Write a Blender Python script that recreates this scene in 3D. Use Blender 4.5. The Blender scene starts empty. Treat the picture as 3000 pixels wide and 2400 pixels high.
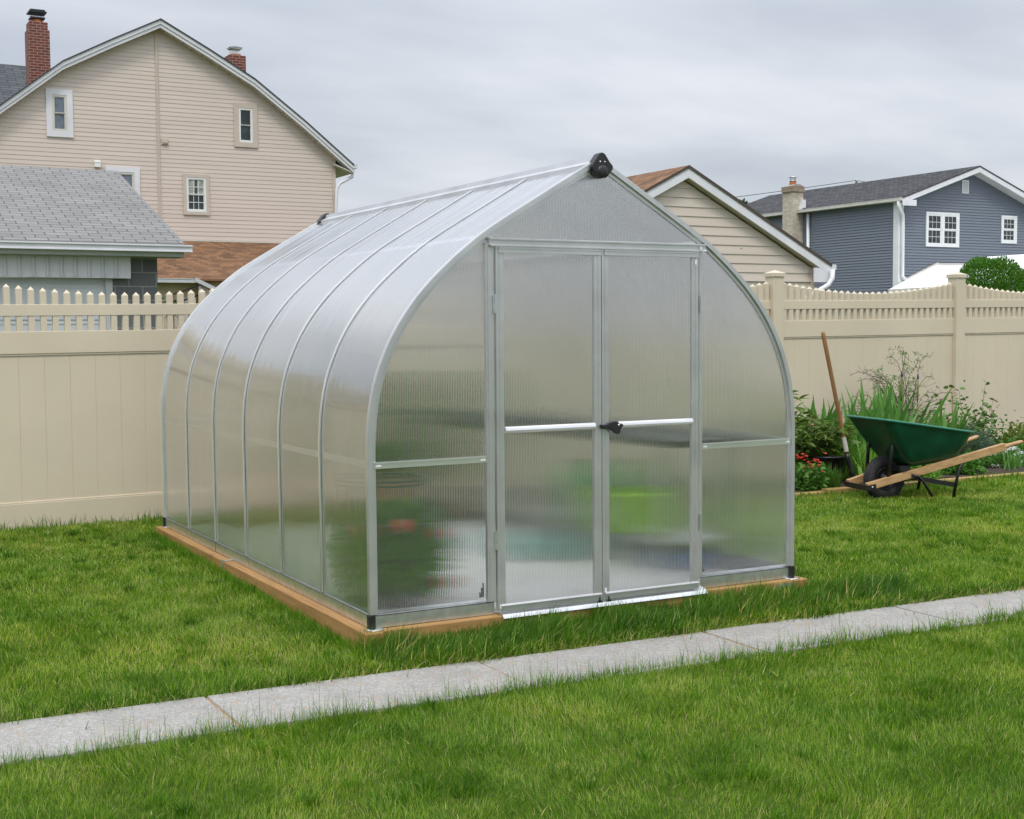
import bpy, math, random
import numpy as np
from mathutils import Vector, Matrix
PI = math.pi
rnd = random.Random(11)
R = math.radians

# ------------------------------------------------------------------ camera
scene = bpy.context.scene
C = scene.collection
cam_d = bpy.data.cameras.new("camera"); cam = bpy.data.objects.new("camera", cam_d); C.objects.link(cam)
cam_d.sensor_fit = 'HORIZONTAL'; cam_d.sensor_width = 36.0
cam_d.lens = 3896.67 / 3000 * 36.0
cam_d.clip_start = 0.05; cam_d.clip_end = 2000
CAM = Vector((-2.2925, -5.5287, 1.3473))
def cam_axes(yaw=0.5007, pitch=-0.0596, roll=-0.0071):
    d = Vector((math.sin(yaw)*math.cos(pitch), math.cos(yaw)*math.cos(pitch), math.sin(pitch)))
    r0 = Vector((math.cos(yaw), -math.sin(yaw), 0)); u0 = r0.cross(d)
    c, s = math.cos(roll), math.sin(roll)
    return c*r0 + s*u0, -s*r0 + c*u0, d
cr, cu, cd = cam_axes()
m = Matrix((cr, cu, -cd)).transposed().to_4x4(); m.translation = CAM
cam.matrix_world = m
scene.camera = cam
def in_view(x, y, z, mg=0.18):
    v = Vector((x, y, z)) - CAM; w = v.dot(cd)
    if w < 0.2: return False
    return abs(v.dot(cr)/w) < 0.385*(1+mg) and abs(v.dot(cu)/w) < 0.308*(1+mg)

# ------------------------------------------------------------------ render settings
cy = scene.cycles
cy.max_bounces = 16; cy.transmission_bounces = 14; cy.transparent_max_bounces = 12
cy.diffuse_bounces = 4; cy.glossy_bounces = 5
cy.use_denoising = True
cy.sample_clamp_indirect = 6.0
vs = scene.view_settings
vs.view_transform = 'Standard'; vs.look = 'None'; vs.gamma = 1.0; vs.exposure = 0.17

# ------------------------------------------------------------------ node helpers
class NT:
    def __init__(s, tree): s.t = tree; s.n = tree.nodes; s.l = tree.links
    def add(s, typ, inputs=None, **kw):
        nd = s.n.new(typ)
        for k, v in kw.items(): setattr(nd, k, v)
        for k, v in (inputs or {}).items():
            sock = nd.inputs[k]
            if isinstance(v, bpy.types.NodeSocket): s.l.new(v, sock)
            elif isinstance(v, bpy.types.Node): s.l.new(v.outputs[0], sock)
            else: sock.default_value = v
        return nd
    def math(s, op, a, b=None, clamp=False):
        nd = s.add('ShaderNodeMath', operation=op, use_clamp=clamp)
        for i, v in enumerate((a, b)):
            if v is None: continue
            if isinstance(v, (int, float)): nd.inputs[i].default_value = v
            else: s.l.new(v.outputs[0] if isinstance(v, bpy.types.Node) else v, nd.inputs[i])
        return nd.outputs[0]
    def mix(s, fac, a, b, blend='MIX'):
        nd = s.add('ShaderNodeMix', data_type='RGBA', blend_type=blend)
        for i, v in ((0, fac), (6, a), (7, b)):
            if isinstance(v, (int, float)): nd.inputs[i].default_value = v if i == 0 else (v, v, v, 1)
            elif isinstance(v, tuple): nd.inputs[i].default_value = v if len(v) == 4 else (*v, 1)
            else: s.l.new(v.outputs[0] if isinstance(v, bpy.types.Node) else v, nd.inputs[i])
        return nd.outputs[2]
    def noise(s, vec, scale, detail=3, rough=.55):
        nd = s.add('ShaderNodeTexNoise', {'Scale': scale, 'Detail': detail, 'Roughness': rough})
        if vec is not None: s.l.new(vec, nd.inputs['Vector'])
        return nd.outputs['Fac']
    def ramp(s, fac, stops):
        nd = s.add('ShaderNodeValToRGB'); s.l.new(fac, nd.inputs[0])
        e = nd.color_ramp.elements
        while len(e) < len(stops): e.new(.5)
        for el, (p, c) in zip(e, stops):
            el.position = p; el.color = (*c, 1) if len(c) == 3 else c
        return nd.outputs[0]
def rgba(c): return (c[0], c[1], c[2], 1)

# ------------------------------------------------------------------ world: overcast sky
w = bpy.data.worlds.new("World"); scene.world = w; w.use_nodes = True
nt = NT(w.node_tree); nt.n.clear()
out = nt.add('ShaderNodeOutputWorld'); bg = nt.add('ShaderNodeBackground')
nt.l.new(bg.outputs[0], out.inputs[0])
SUN_EL, SUN_AZ = R(58), R(215)          # azimuth clockwise from +Y
sky = nt.add('ShaderNodeTexSky', sky_type='NISHITA', sun_disc=False, sun_elevation=SUN_EL, sun_rotation=SUN_AZ)
tc = nt.add('ShaderNodeTexCoord')
sep = nt.add('ShaderNodeSeparateXYZ', {0: tc.outputs['Generated']})
zz = nt.math('MAXIMUM', sep.outputs[2], 0.0)
den = nt.math('ADD', zz, 0.16)
px = nt.math('DIVIDE', sep.outputs[0], den); py = nt.math('DIVIDE', sep.outputs[1], den)
comb = nt.add('ShaderNodeCombineXYZ', {0: px, 1: py, 2: 0.0})
mp = nt.add('ShaderNodeMapping', {'Vector': comb.outputs[0], 'Rotation': (0, 0, R(-30)), 'Scale': (1.0, 1.6, 1)})
n1 = nt.noise(mp.outputs[0], 0.9, 5, .52)
n2 = nt.noise(mp.outputs[0], 0.33, 2, .5)
nn = nt.math('ADD', nt.math('MULTIPLY', n1, .55), nt.math('MULTIPLY', n2, .45))
cloud = nt.ramp(nn, [(.33, (.425, .468, .53)), (.44, (.515, .552, .61)), (.53, (.62, .648, .695)), (.66, (.78, .79, .83))])
hor = nt.ramp(zz, [(0.0, (1.12, 1.10, 1.08)), (0.10, (1.10, 1.10, 1.09)), (.28, (1.06, 1.08, 1.12)), (.46, (1.9, 1.93, 1.97)), (.7, (2.45, 2.45, 2.45)), (1.0, (2.3, 2.24, 2.14))])
cl = nt.mix(1.0, cloud, hor, 'MULTIPLY')
skys = nt.mix(1.0, sky.outputs[0], (.06, .06, .06), 'MULTIPLY')
final = nt.mix(0.93, skys, cl)
nt.l.new(final, bg.inputs[0]); bg.inputs[1].default_value = 1.0

sun_d = bpy.data.lights.new("sun", 'SUN'); sun_d.energy = 1.5; sun_d.angle = R(14); sun_d.color = (1, .94, .84)
sun = bpy.data.objects.new("sun", sun_d); C.objects.link(sun)
sd = Vector((math.sin(SUN_AZ)*math.cos(SUN_EL), math.cos(SUN_AZ)*math.cos(SUN_EL), math.sin(SUN_EL)))
sun.rotation_euler = sd.to_track_quat('Z', 'Y').to_euler(); sun.location = (0, 0, 20)

# ------------------------------------------------------------------ mesh builder
class MB:
    def __init__(s): s.v = []; s.f = []; s.uv = []; s.sm = []; s.has_uv = False
    def face(s, pts, uv=None, smooth=False):
        b = len(s.v); s.v.extend([tuple(p) for p in pts]); s.f.append(list(range(b, b+len(pts))))
        s.uv.append(uv); s.sm.append(smooth)
        if uv: s.has_uv = True
    def grid(s, rows, smooth=True, close_u=False, close_v=False, uvf=None):
        b = len(s.v); nr = len(rows); nc = len(rows[0])
        for r_ in rows: s.v.extend([tuple(p) for p in r_])
        for i in range(nr if close_v else nr-1):
            for j in range(nc if close_u else nc-1):
                i2 = (i+1) % nr; j2 = (j+1) % nc
                s.f.append([b+i*nc+j, b+i*nc+j2, b+i2*nc+j2, b+i2*nc+j])
                s.uv.append([uvf(i, j), uvf(i, j+1), uvf(i+1, j+1), uvf(i+1, j)] if uvf else None)
                if uvf: s.has_uv = True
                s.sm.append(smooth)
    def box(s, x0, x1, y0, y1, z0, z1, zf=None):
        zf = zf or (lambda x: 0)
        P = [(x, y, z+zf(x)) for z in (z0, z1) for y in (y0, y1) for x in (x0, x1)]
        b = len(s.v); s.v.extend(P)
        for q in ([0, 2, 3, 1], [4, 5, 7, 6], [0, 1, 5, 4], [2, 6, 7, 3], [0, 4, 6, 2], [1, 3, 7, 5]):
            s.f.append([b+i for i in q]); s.uv.append(None); s.sm.append(False)
    def obox(s, p0, p1, w_, h_, up=(0, 0, 1)):
        p0 = Vector(p0); p1 = Vector(p1); d = (p1-p0).normalized(); up = Vector(up)
        sd_ = d.cross(up)
        if sd_.length < 1e-4: sd_ = d.cross(Vector((0, 1, 0)))
        sd_.normalize(); u = sd_.cross(d).normalized()
        P = [p+sd_*a*w_/2+u*b_*h_/2 for p in (p0, p1) for a, b_ in ((-1, -1), (1, -1), (1, 1), (-1, 1))]
        b = len(s.v); s.v.extend([tuple(p) for p in P])
        for q in ([3, 2, 1, 0], [4, 5, 6, 7], [0, 1, 5, 4], [1, 2, 6, 5], [2, 3, 7, 6], [3, 0, 4, 7]):
            s.f.append([b+i for i in q]); s.uv.append(None); s.sm.append(False)
    def prism(s, poly, axis, a0, a1, zf=None):
        """poly in the plane across `axis`; 'y': (x,z); 'x': (y,z); 'z': (x,y)"""
        zf = zf or (lambda x: 0)
        def P(p, a):
            q = {'y': (p[0], a, p[1]), 'x': (a, p[0], p[1]), 'z': (p[0], p[1], a)}[axis]
            return (q[0], q[1], q[2]+zf(q[0]))
        b = len(s.v); n = len(poly)
        area = sum(poly[i][0]*poly[(i+1) % n][1]-poly[(i+1) % n][0]*poly[i][1] for i in range(n))
        s.v.extend([P(p, a0) for p in poly]); s.v.extend([P(p, a1) for p in poly])
        f1 = list(range(b, b+n)); f2 = list(range(b+n, b+2*n))[::-1]
        flip = (area > 0) != (axis == 'y')
        if axis == 'x': flip = area > 0
        F = [f1[::-1] if flip else f1, f2[::-1] if flip else f2]
        for i in range(n):
            q = [b+i, b+n+i, b+n+(i+1) % n, b+(i+1) % n]
            F.append(q[::-1] if flip else q)
        if a1 < a0: F = [f[::-1] for f in F]
        for f in F: s.f.append(f); s.uv.append(None); s.sm.append(False)
    def tube(s, pts, r, n=8, caps=True, smooth=True):
        pts = [Vector(p) for p in pts]; rs = r if isinstance(r, (list, tuple)) else [r]*len(pts)
        rows = []; prev = None
        for i, p in enumerate(pts):
            t = (pts[min(i+1, len(pts)-1)]-pts[max(i-1, 0)]).normalized()
            if prev is None:
                a = Vector((0, 0, 1)) if abs(t.z) < .9 else Vector((1, 0, 0)); prev = t.cross(a).normalized()
            prev = (prev-t*prev.dot(t)).normalized(); q = t.cross(prev)
            rows.append([p+(prev*math.cos(2*PI*k/n)+q*math.sin(2*PI*k/n))*rs[i] for k in range(n)])
        b = len(s.v); s.grid(rows, smooth, close_u=True)
        if caps:
            s.f.append([b+k for k in range(n)][::-1]); s.f.append([b+(len(rows)-1)*n+k for k in range(n)])
            s.uv += [None, None]; s.sm += [False, False]
    def lathe(s, prof, c, n=24, smooth=True, ax=None):
        """prof: (r, h) pairs about a vertical line through c, or about `ax`"""
        c = Vector(c)
        if ax is None: A, B, D = Vector((1, 0, 0)), Vector((0, 1, 0)), Vector((0, 0, 1))
        else:
            D = Vector(ax).normalized(); A = D.orthogonal().normalized(); B = D.cross(A)
        s.grid([[c+D*h+(A*math.cos(2*PI*k/n)+B*math.sin(2*PI*k/n))*r_ for k in range(n)] for r_, h in prof], smooth, close_u=True)
    def leaf(s, p, d, L, W, bend=.3, n=3, side=None, flat=0.0):
        p = Vector(p); d = Vector(d).normalized()
        sd_ = Vector(side) if side is not None else d.cross(Vector((rnd.uniform(-1, 1), rnd.uniform(-1, 1), rnd.uniform(-1, 1))))
        if sd_.length < 1e-3: sd_ = Vector((1, 0, 0))
        sd_.normalize()
        q = p.copy(); dd = d.copy(); rows = []
        for i in range(n+1):
            t = i/n
            wd = W*(math.sin(PI*min(1, .12+.88*t))**.7 if t < 1 else 0.02)*.5 if not flat else W*.5*(1-t**flat if t < 1 else .02)
            rows.append((q-sd_*wd, q+sd_*wd))
            dd = (dd+Vector((0, 0, -bend/n))).normalized(); q = q+dd*(L/n)
        b = len(s.v)
        for a, c_ in rows: s.v.append(tuple(a)); s.v.append(tuple(c_))
        for i in range(n):
            s.f.append([b+2*i, b+2*i+1, b+2*i+3, b+2*i+2]); s.uv.append(None); s.sm.append(True)
    def build(s, name, mat, parent=None, bevel=0, auto=False):
        me = bpy.data.meshes.new(name); me.from_pydata(s.v, [], s.f)
        me.polygons.foreach_set('use_smooth', s.sm)
        if s.has_uv:
            ul = me.uv_layers.new(name='UVMap'); k = 0
            buf = np.zeros(len(me.loops)*2, dtype=np.float32)
            for f, uv in zip(s.f, s.uv):
                for i in range(len(f)):
                    if uv: buf[2*k] = uv[i][0]; buf[2*k+1] = uv[i][1]
                    k += 1
            ul.data.foreach_set('uv', buf)
        me.materials.append(mat); me.update()
        o = bpy.data.objects.new(name, me); C.objects.link(o)
        if parent is not None: o.parent = parent
        if bevel:
            bm_ = o.modifiers.new('bevel', 'BEVEL'); bm_.width = bevel; bm_.segments = 2; bm_.limit_method = 'ANGLE'; bm_.angle_limit = R(40)
        return o
def tag(o, label=None, cat=None, group=None, kind=None):
    if label: o['label'] = label
    if cat: o['category'] = cat
    if group: o['group'] = group
    if kind: o['kind'] = kind
    return o
def thing(name, label, cat, loc=(0, 0, 0), group=None):
    """an Empty at the thing's base; parts are built in world coordinates and parented keeping their place"""
    o = bpy.data.objects.new(name, None); C.objects.link(o); o.empty_display_size = .1
    tag(o, label, cat, group); return o

# ------------------------------------------------------------------ materials
def new_mat(name):
    mt = bpy.data.materials.new(name); mt.use_nodes = True; t = NT(mt.node_tree)
    p = t.n['Principled BSDF']; return mt, t, p
def pmat(name, col, rough=.6, metal=0., var=.12, scale=8., bump=0., bscale=60., spec=.5, coat=0, vec='Object'):
    mt, t, p = new_mat(name)
    tcn = t.add('ShaderNodeTexCoord'); co = tcn.outputs[vec]
    f = t.noise(co, scale, 4)
    a = tuple(c*(1-var) for c in col); b = tuple(min(1, c*(1+var)) for c in col)
    t.l.new(t.ramp(f, [(.3, a), (.7, b)]), p.inputs['Base Color'])
    p.inputs['Roughness'].default_value = rough; p.inputs['Metallic'].default_value = metal
    p.inputs['Specular IOR Level'].default_value = spec
    if coat: p.inputs['Coat Weight'].default_value = coat
    if bump:
        bn = t.add('ShaderNodeBump', {'Strength': bump, 'Distance': .01, 'Height': t.noise(co, bscale, 4)})
        t.l.new(bn.outputs[0], p.inputs['Normal'])
    return mt
def siding_mat(name, col):
    mt, t, p = new_mat(name)
    tcn = t.add('ShaderNodeTexCoord'); co = tcn.outputs['Object']
    mp_ = t.add('ShaderNodeMapping', {'Vector': co, 'Scale': (.25, .25, 6)})
    f = t.noise(mp_.outputs[0], 1.2, 4); f2 = t.noise(co, .35, 3)
    c1 = t.ramp(f, [(.3, tuple(c*.94 for c in col)), (.7, tuple(c*1.05 for c in col))])
    c2 = t.mix(t.math('MULTIPLY', f2, .16), c1, tuple(c*.72 for c in col))
    t.l.new(c2, p.inputs['Base Color']); p.inputs['Roughness'].default_value = .5
    bn = t.add('ShaderNodeBump', {'Strength': .12, 'Distance': .004, 'Height': t.noise(t.add('ShaderNodeMapping', {'Vector': co, 'Scale': (3, 3, 60)}).outputs[0], 1, 4)})
    t.l.new(bn.outputs[0], p.inputs['Normal'])
    return mt
def shingle_mat(name, c1, c2, gap, bw=.30, rh=.14, mortar=.008, rough=.9, var=.35, bump=.6):
    mt, t, p = new_mat(name)
    uv = t.add('ShaderNodeUVMap', uv_map='UVMap').outputs[0]
    jit = t.add('ShaderNodeVectorMath', operation='ADD', )
    nz = t.add('ShaderNodeTexNoise', {'Vector': uv, 'Scale': 9.0, 'Detail': 2.0})
    sc = t.add('ShaderNodeVectorMath', {0: nz.outputs['Color'], 'Scale': .010}, operation='SCALE')
    t.l.new(uv, jit.inputs[0]); t.l.new(sc.outputs[0], jit.inputs[1])
    br = t.add('ShaderNodeTexBrick', {'Vector': jit.outputs[0], 'Scale': 1.0, 'Mortar Size': mortar, 'Mortar Smooth': .2, 'Bias': 0.0,
               'Brick Width': bw, 'Row Height': rh, 'Color1': rgba(c1), 'Color2': rgba(c2), 'Mortar': rgba(gap)})
    br.offset = .5; br.offset_frequency = 2
    g = t.noise(uv, 220, 2); g2 = t.noise(uv, .7, 3)
    mm = t.math('ADD', t.math('MULTIPLY', g, var), 1-var*.5)
    mm2 = t.math('MULTIPLY', mm, t.math('ADD', t.math('MULTIPLY', g2, .3), .85))
    cc = t.add('ShaderNodeCombineColor', {0: mm2, 1: mm2, 2: mm2})
    t.l.new(t.mix(1.0, br.outputs[0], cc.outputs[0], 'MULTIPLY'), p.inputs['Base Color'])
    p.inputs['Roughness'].default_value = rough; p.inputs['Specular IOR Level'].default_value = .2
    # saw-tooth course height
    sx = t.add('ShaderNodeSeparateXYZ', {0: uv}); fr = t.math('FRACT', t.math('DIVIDE', sx.outputs[1], rh))
    hh = t.math('SUBTRACT', t.math('MULTIPLY', t.math('SUBTRACT', 1.0, fr), 1.0), t.math('MULTIPLY', br.outputs['Fac'], 1.0))
    bn = t.add('ShaderNodeBump', {'Strength': bump, 'Distance': .012, 'Height': hh}); t.l.new(bn.outputs[0], p.inputs['Normal'])
    return mt
def brick_mat(name, c1, c2, mortar, bw=.21, rh=.075, ms=.010, stain=None):
    mt, t, p = new_mat(name)
    uv = t.add('ShaderNodeUVMap', uv_map='UVMap').outputs[0]
    br = t.add('ShaderNodeTexBrick', {'Vector': uv, 'Scale': 1.0, 'Mortar Size': ms, 'Mortar Smooth': .15, 'Brick Width': bw, 'Row Height': rh,
               'Color1': rgba(c1), 'Color2': rgba(c2), 'Mortar': rgba(mortar)})
    g = t.noise(uv, 30, 5, .7)
    col = t.mix(.5, br.outputs[0], t.ramp(g, [(.3, (.35, .35, .35)), (.7, (.68, .68, .68))]), 'OVERLAY')
    if stain:
        g3 = t.noise(uv, 2.2, 5, .65)
        sx = t.add('ShaderNodeSeparateXYZ', {0: uv})
        lim = t.math('SUBTRACT', sx.outputs[1], stain[1])
        fac = t.math('MULTIPLY', t.math('ADD', t.math('MULTIPLY', lim, 1.3), g3), .9, clamp=True)
        fac = t.math('SUBTRACT', fac, .35, clamp=True)
        col = t.mix(fac, col, stain[0])
    t.l.new(col, p.inputs['Base Color']); p.inputs['Roughness'].default_value = .9
    hh = t.math('ADD', t.math('MULTIPLY', br.outputs['Fac'], -1.0), t.math('MULTIPLY', g, .5))
    bn = t.add('ShaderNodeBump', {'Strength': .6, 'Distance': .01, 'Height': hh}); t.l.new(bn.outputs[0], p.inputs['Normal'])
    return mt
def wood_mat(name, c1, c2, axis=0, rough=.65, scale=1.0):
    mt, t, p = new_mat(name)
    tcn = t.add('ShaderNodeTexCoord'); sc = [14, 14, 14]; sc[axis] = .9
    mp_ = t.add('ShaderNodeMapping', {'Vector': tcn.outputs['Object'], 'Scale': tuple(x*scale for x in sc)})
    f = t.noise(mp_.outputs[0], 2.5, 6, .65); f2 = t.noise(tcn.outputs['Object'], 1.5, 3)
    cc = t.ramp(f, [(.3, c2), (.62, c1)])
    cc = t.mix(t.math('MULTIPLY', f2, .5), cc, tuple(.55*x for x in c1))
    kn = t.add('ShaderNodeTexVoronoi', {'Vector': t.add('ShaderNodeMapping', {'Vector': tcn.outputs['Object'], 'Scale': tuple((2.6 if i == axis else 9) for i in range(3))}).outputs[0], 'Scale': 1.0})
    cc = t.mix(t.ramp(kn.outputs[0], [(.07, (.75, .75, .75)), (.14, (0, 0, 0))]), cc, tuple(.28*x for x in c1))
    t.l.new(cc, p.inputs['Base Color']); p.inputs['Roughness'].default_value = rough
    bn = t.add('ShaderNodeBump', {'Strength': .25, 'Distance': .003, 'Height': f}); t.l.new(bn.outputs[0], p.inputs['Normal'])
    return mt
def leaf_mat(name, c1, c2, rough=.55, trans=.3, scale=5., c3=None):
    mt, t, p = new_mat(name)
    geo = t.add('ShaderNodeNewGeometry')
    tcn = t.add('ShaderNodeTexCoord')
    cc = t.mix(geo.outputs['Random Per Island'], c1, c2)
    f = t.noise(tcn.outputs['Object'], scale, 3)
    cc = t.mix(t.ramp(f, [(.35, (0, 0, 0)), (.65, (1, 1, 1))]), cc, c3 or tuple(.6*a+.4*b for a, b in zip(c1, c2)))
    t.l.new(cc, p.inputs['Base Color']); p.inputs['Roughness'].default_value = rough; p.inputs['Specular IOR Level'].default_value = .35
    tr = t.add('ShaderNodeBsdfTranslucent', {'Color': cc})
    ms = t.add('ShaderNodeMixShader', {0: trans, 1: p.outputs[0], 2: tr.outputs[0]})
    t.l.new(ms.outputs[0], t.n['Material Output'].inputs[0])
    return mt
def glass_pane_mat(name, col=(.05, .06, .07), rough=.05):
    mt, t, p = new_mat(name)
    tcn = t.add('ShaderNodeTexCoord')
    f = t.noise(tcn.outputs['Object'], 3.0, 2)
    t.l.new(t.ramp(f, [(.35, tuple(c*.6 for c in col)), (.65, tuple(c*1.4 for c in col))]), p.inputs['Base Color'])
    p.inputs['Roughness'].default_value = rough; p.inputs['Specular IOR Level'].default_value = .45
    return mt

def panel_mat():
    """twin-wall polycarbonate: flutes run along v, the coordinate across them is u (metres)"""
    mt, t, p = new_mat('twinwall_polycarbonate'); t.n.remove(p)
    uv = t.add('ShaderNodeUVMap', uv_map='UVMap').outputs[0]
    sx = t.add('ShaderNodeSeparateXYZ', {0: uv}); u = sx.outputs[0]
    geo = t.add('ShaderNodeNewGeometry'); tan = t.add('ShaderNodeTangent', direction_type='UV_MAP', uv_map='UVMap')
    # ribs every 11 mm: the wall between two ribs acts as a weak cylindrical lens
    ph = t.math('FRACT', t.math('DIVIDE', u, .0085))
    slope = t.math('SUBTRACT', t.math('MULTIPLY', ph, 2.0), 1.0)
    wv = t.noise(t.add('ShaderNodeMapping', {'Vector': uv, 'Scale': (3.2, .8, 1)}).outputs[0], 1.0, 2)
    amp = t.math('MULTIPLY', slope, .30)
    amp = t.math('ADD', amp, t.math('MULTIPLY', t.math('SUBTRACT', wv, .5), .22))
    amp = t.math('MULTIPLY', amp, t.math('SUBTRACT', 1.0, geo.outputs['Backfacing']))
    vt = t.add('ShaderNodeVectorMath', {0: tan.outputs[0]}, operation='SCALE'); t.l.new(amp, vt.inputs['Scale'])
    va = t.add('ShaderNodeVectorMath', {0: geo.outputs['Normal'], 1: vt.outputs[0]}, operation='ADD')
    vn = t.add('ShaderNodeVectorMath', {0: va.outputs[0]}, operation='NORMALIZE')
    refr = t.add('ShaderNodeBsdfRefraction', {'Color': (.995, .998, .998, 1), 'Roughness': .055, 'IOR': 1.5, 'Normal': vn.outputs[0]}, distribution='GGX')
    st1 = t.noise(t.add('ShaderNodeMapping', {'Vector': uv, 'Scale': (70, .6, 1)}).outputs[0], 1.0, 3, .6)
    sv1 = t.add('ShaderNodeVectorMath', {0: tan.outputs[0]}, operation='SCALE'); t.l.new(t.math('MULTIPLY', t.math('SUBTRACT', st1, .5), .22), sv1.inputs['Scale'])
    sv2 = t.add('ShaderNodeVectorMath', {0: geo.outputs['Normal'], 1: sv1.outputs[0]}, operation='ADD')
    sv3 = t.add('ShaderNodeVectorMath', {0: sv2.outputs[0]}, operation='NORMALIZE')
    gl = t.add('ShaderNodeBsdfGlossy', {'Color': (1, 1, 1, 1), 'Roughness': .15, 'Normal': sv3.outputs[0]}, distribution='GGX')
    fres = t.add('ShaderNodeFresnel', {'IOR': 1.55})
    F = fres.outputs[0]      # four air/plastic surfaces: R = 4F/(1+3F)
    k = t.math('DIVIDE', t.math('MULTIPLY', F, 4.0), t.math('ADD', t.math('MULTIPLY', F, 3.0), 1.0), clamp=True)
    front = t.math('SUBTRACT', 1.0, geo.outputs['Backfacing'])
    k = t.math('MULTIPLY', k, front)
    # milky body and the dark hairline of each rib
    dif = t.add('ShaderNodeBsdfDiffuse', {'Color': (.84, .86, .88, 1)}); trl = t.add('ShaderNodeBsdfTranslucent', {'Color': (.86, .88, .90, 1)})
    milk = t.add('ShaderNodeMixShader', {0: .6, 1: dif.outputs[0], 2: trl.outputs[0]})
    rib = t.math('GREATER_THAN', t.math('ABSOLUTE', t.math('SUBTRACT', ph, .5)), .40)
    ff = t.math('ADD', .032, t.math('MULTIPLY', rib, .14))
    m1 = t.add('ShaderNodeMixShader', {0: ff, 1: refr.outputs[0], 2: milk.outputs[0]})
    m2 = t.add('ShaderNodeMixShader', {0: k, 1: m1.outputs[0], 2: gl.outputs[0]})
    t.l.new(m2.outputs[0], t.n['Material Output'].inputs[0])
    return mt

M = {}
M['panel'] = panel_mat()
M['alu'] = pmat('mill_aluminium', (.66, .66, .665), .40, .9, .10, 5, .04, 40)
M['alu_bright'] = pmat('bright_aluminium', (.88, .885, .89), .30, .9, .06, 5)
M['galv'] = pmat('galvanised_steel', (.68, .70, .70), .34, .92, .13, 22, .06, 60)
M['black'] = pmat('black_plastic', (.014, .014, .016), .45, 0, .2, 10)
M['blackmetal'] = pmat('black_painted_steel', (.012, .012, .014), .38, 0, .3, 20, .1, 80)
M['rubber'] = pmat('black_rubber', (.022, .022, .023), .75, 0, .3, 20, .3, 60)
M['fence'] = pmat('tan_vinyl', (.615, .54, .41), .42, 0, .045, 1.4, .05, 90)
M['timber'] = wood_mat('treated_timber', (.44, .245, .085), (.26, .125, .038), 1)
M['timber_x'] = wood_mat('treated_timber_across', (.46, .27, .095), (.26, .13, .04), 0)
M['ash'] = wood_mat('ash_handle', (.58, .37, .18), (.36, .19, .07), 0, .5)
M['handle'] = wood_mat('worn_handle', (.30, .155, .05), (.17, .08, .025), 2, .5)
M['tray'] = pmat('green_tray', (.003, .062, .032), .36, 0, .35, 6, .04, 30, .5)
M['traylip'] = pmat('green_tray_lip', (.02, .17, .11), .35, 0, .1, 6)
M['steel'] = pmat('bolt_steel', (.6, .6, .6), .3, 1, .1)
M['white'] = pmat('white_trim', (.74, .76, .77), .5, 0, .05, 3)
M['whitecool'] = pmat('white_aluminium_trim', (.70, .705, .745), .45, 0, .06, 3)
M['whiteroof'] = pmat('white_metal_roof', (.82, .84, .86), .45, 0, .05, 1.2)
M['offwhite'] = pmat('offwhite_vinyl', (.60, .58, .53), .5, 0, .08, 4)
M['greytrim'] = pmat('grey_gutter', (.52, .54, .56), .4, 0, .08, 3)
M['soffit'] = pmat('soffit', (.42, .42, .42), .6, 0, .08, 3)
M['beige'] = siding_mat('beige_siding', (.625, .535, .475))
M['beigetrim'] = pmat('beige_trim', (.54, .465, .395), .5, 0, .06, 4)
M['tan'] = siding_mat('tan_siding', (.62, .545, .47))
M['blue'] = siding_mat('blue_grey_siding', (.155, .180, .222))
M['garagedoor'] = pmat('grey_garage_door', (.62, .64, .68), .5, 0, .05, 3)
M['yellowwall'] = pmat('cream_wall', (.60, .49, .30), .7, 0, .06, 3)
M['greyshingle'] = shingle_mat('grey_shingles', (.205, .205, .205), (.25, .25, .248), (.06, .062, .065), .305, .1425, .0075)
M['brownshingle'] = shingle_mat('brown_shingles', (.26, .142, .078), (.13, .075, .046), (.07, .04, .028), .20, .135, .004)
M['darkshingle'] = shingle_mat('charcoal_shingles', (.090, .092, .10), (.040, .041, .046), (.018, .018, .02), .30, .16, .012)
M['slate'] = shingle_mat('slate_shingles', (.10, .11, .12), (.07, .08, .09), (.03, .03, .035), .6, .2, .012)
M['redbrick'] = brick_mat('red_brick', (.20, .050, .032), (.13, .032, .024), (.28, .22, .19), .21, .078, .010)
M['palebrick'] = brick_mat('pale_brick', (.60, .54, .45), (.46, .40, .33), (.40, .36, .31), .24, .10, .008, ((.14, .075, .035), 7.55))
M['cmu'] = brick_mat('concrete_block', (.16, .17, .18), (.125, .13, .14), (.28, .28, .27), .40, .203, .010)
M['terracotta'] = pmat('terracotta', (.45, .16, .07), .8, 0, .15, 8)
M['glassdark'] = glass_pane_mat('dark_window_glass', (.035, .045, .045))
M['glasssky'] = glass_pane_mat('sky_window_glass', (.16, .19, .24), .08)
M['curtain'] = pmat('lace_curtain', (.30, .33, .30), .9, 0, .35, 9)
M['soil'] = pmat('garden_soil', (.045, .030, .020), .95, 0, .4, 12, .8, 40)
M['bark'] = pmat('bark', (.11, .075, .05), .9, 0, .3, 20)
M['twig'] = pmat('dry_twig', (.11, .065, .055), .85, 0, .3, 20)

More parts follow.
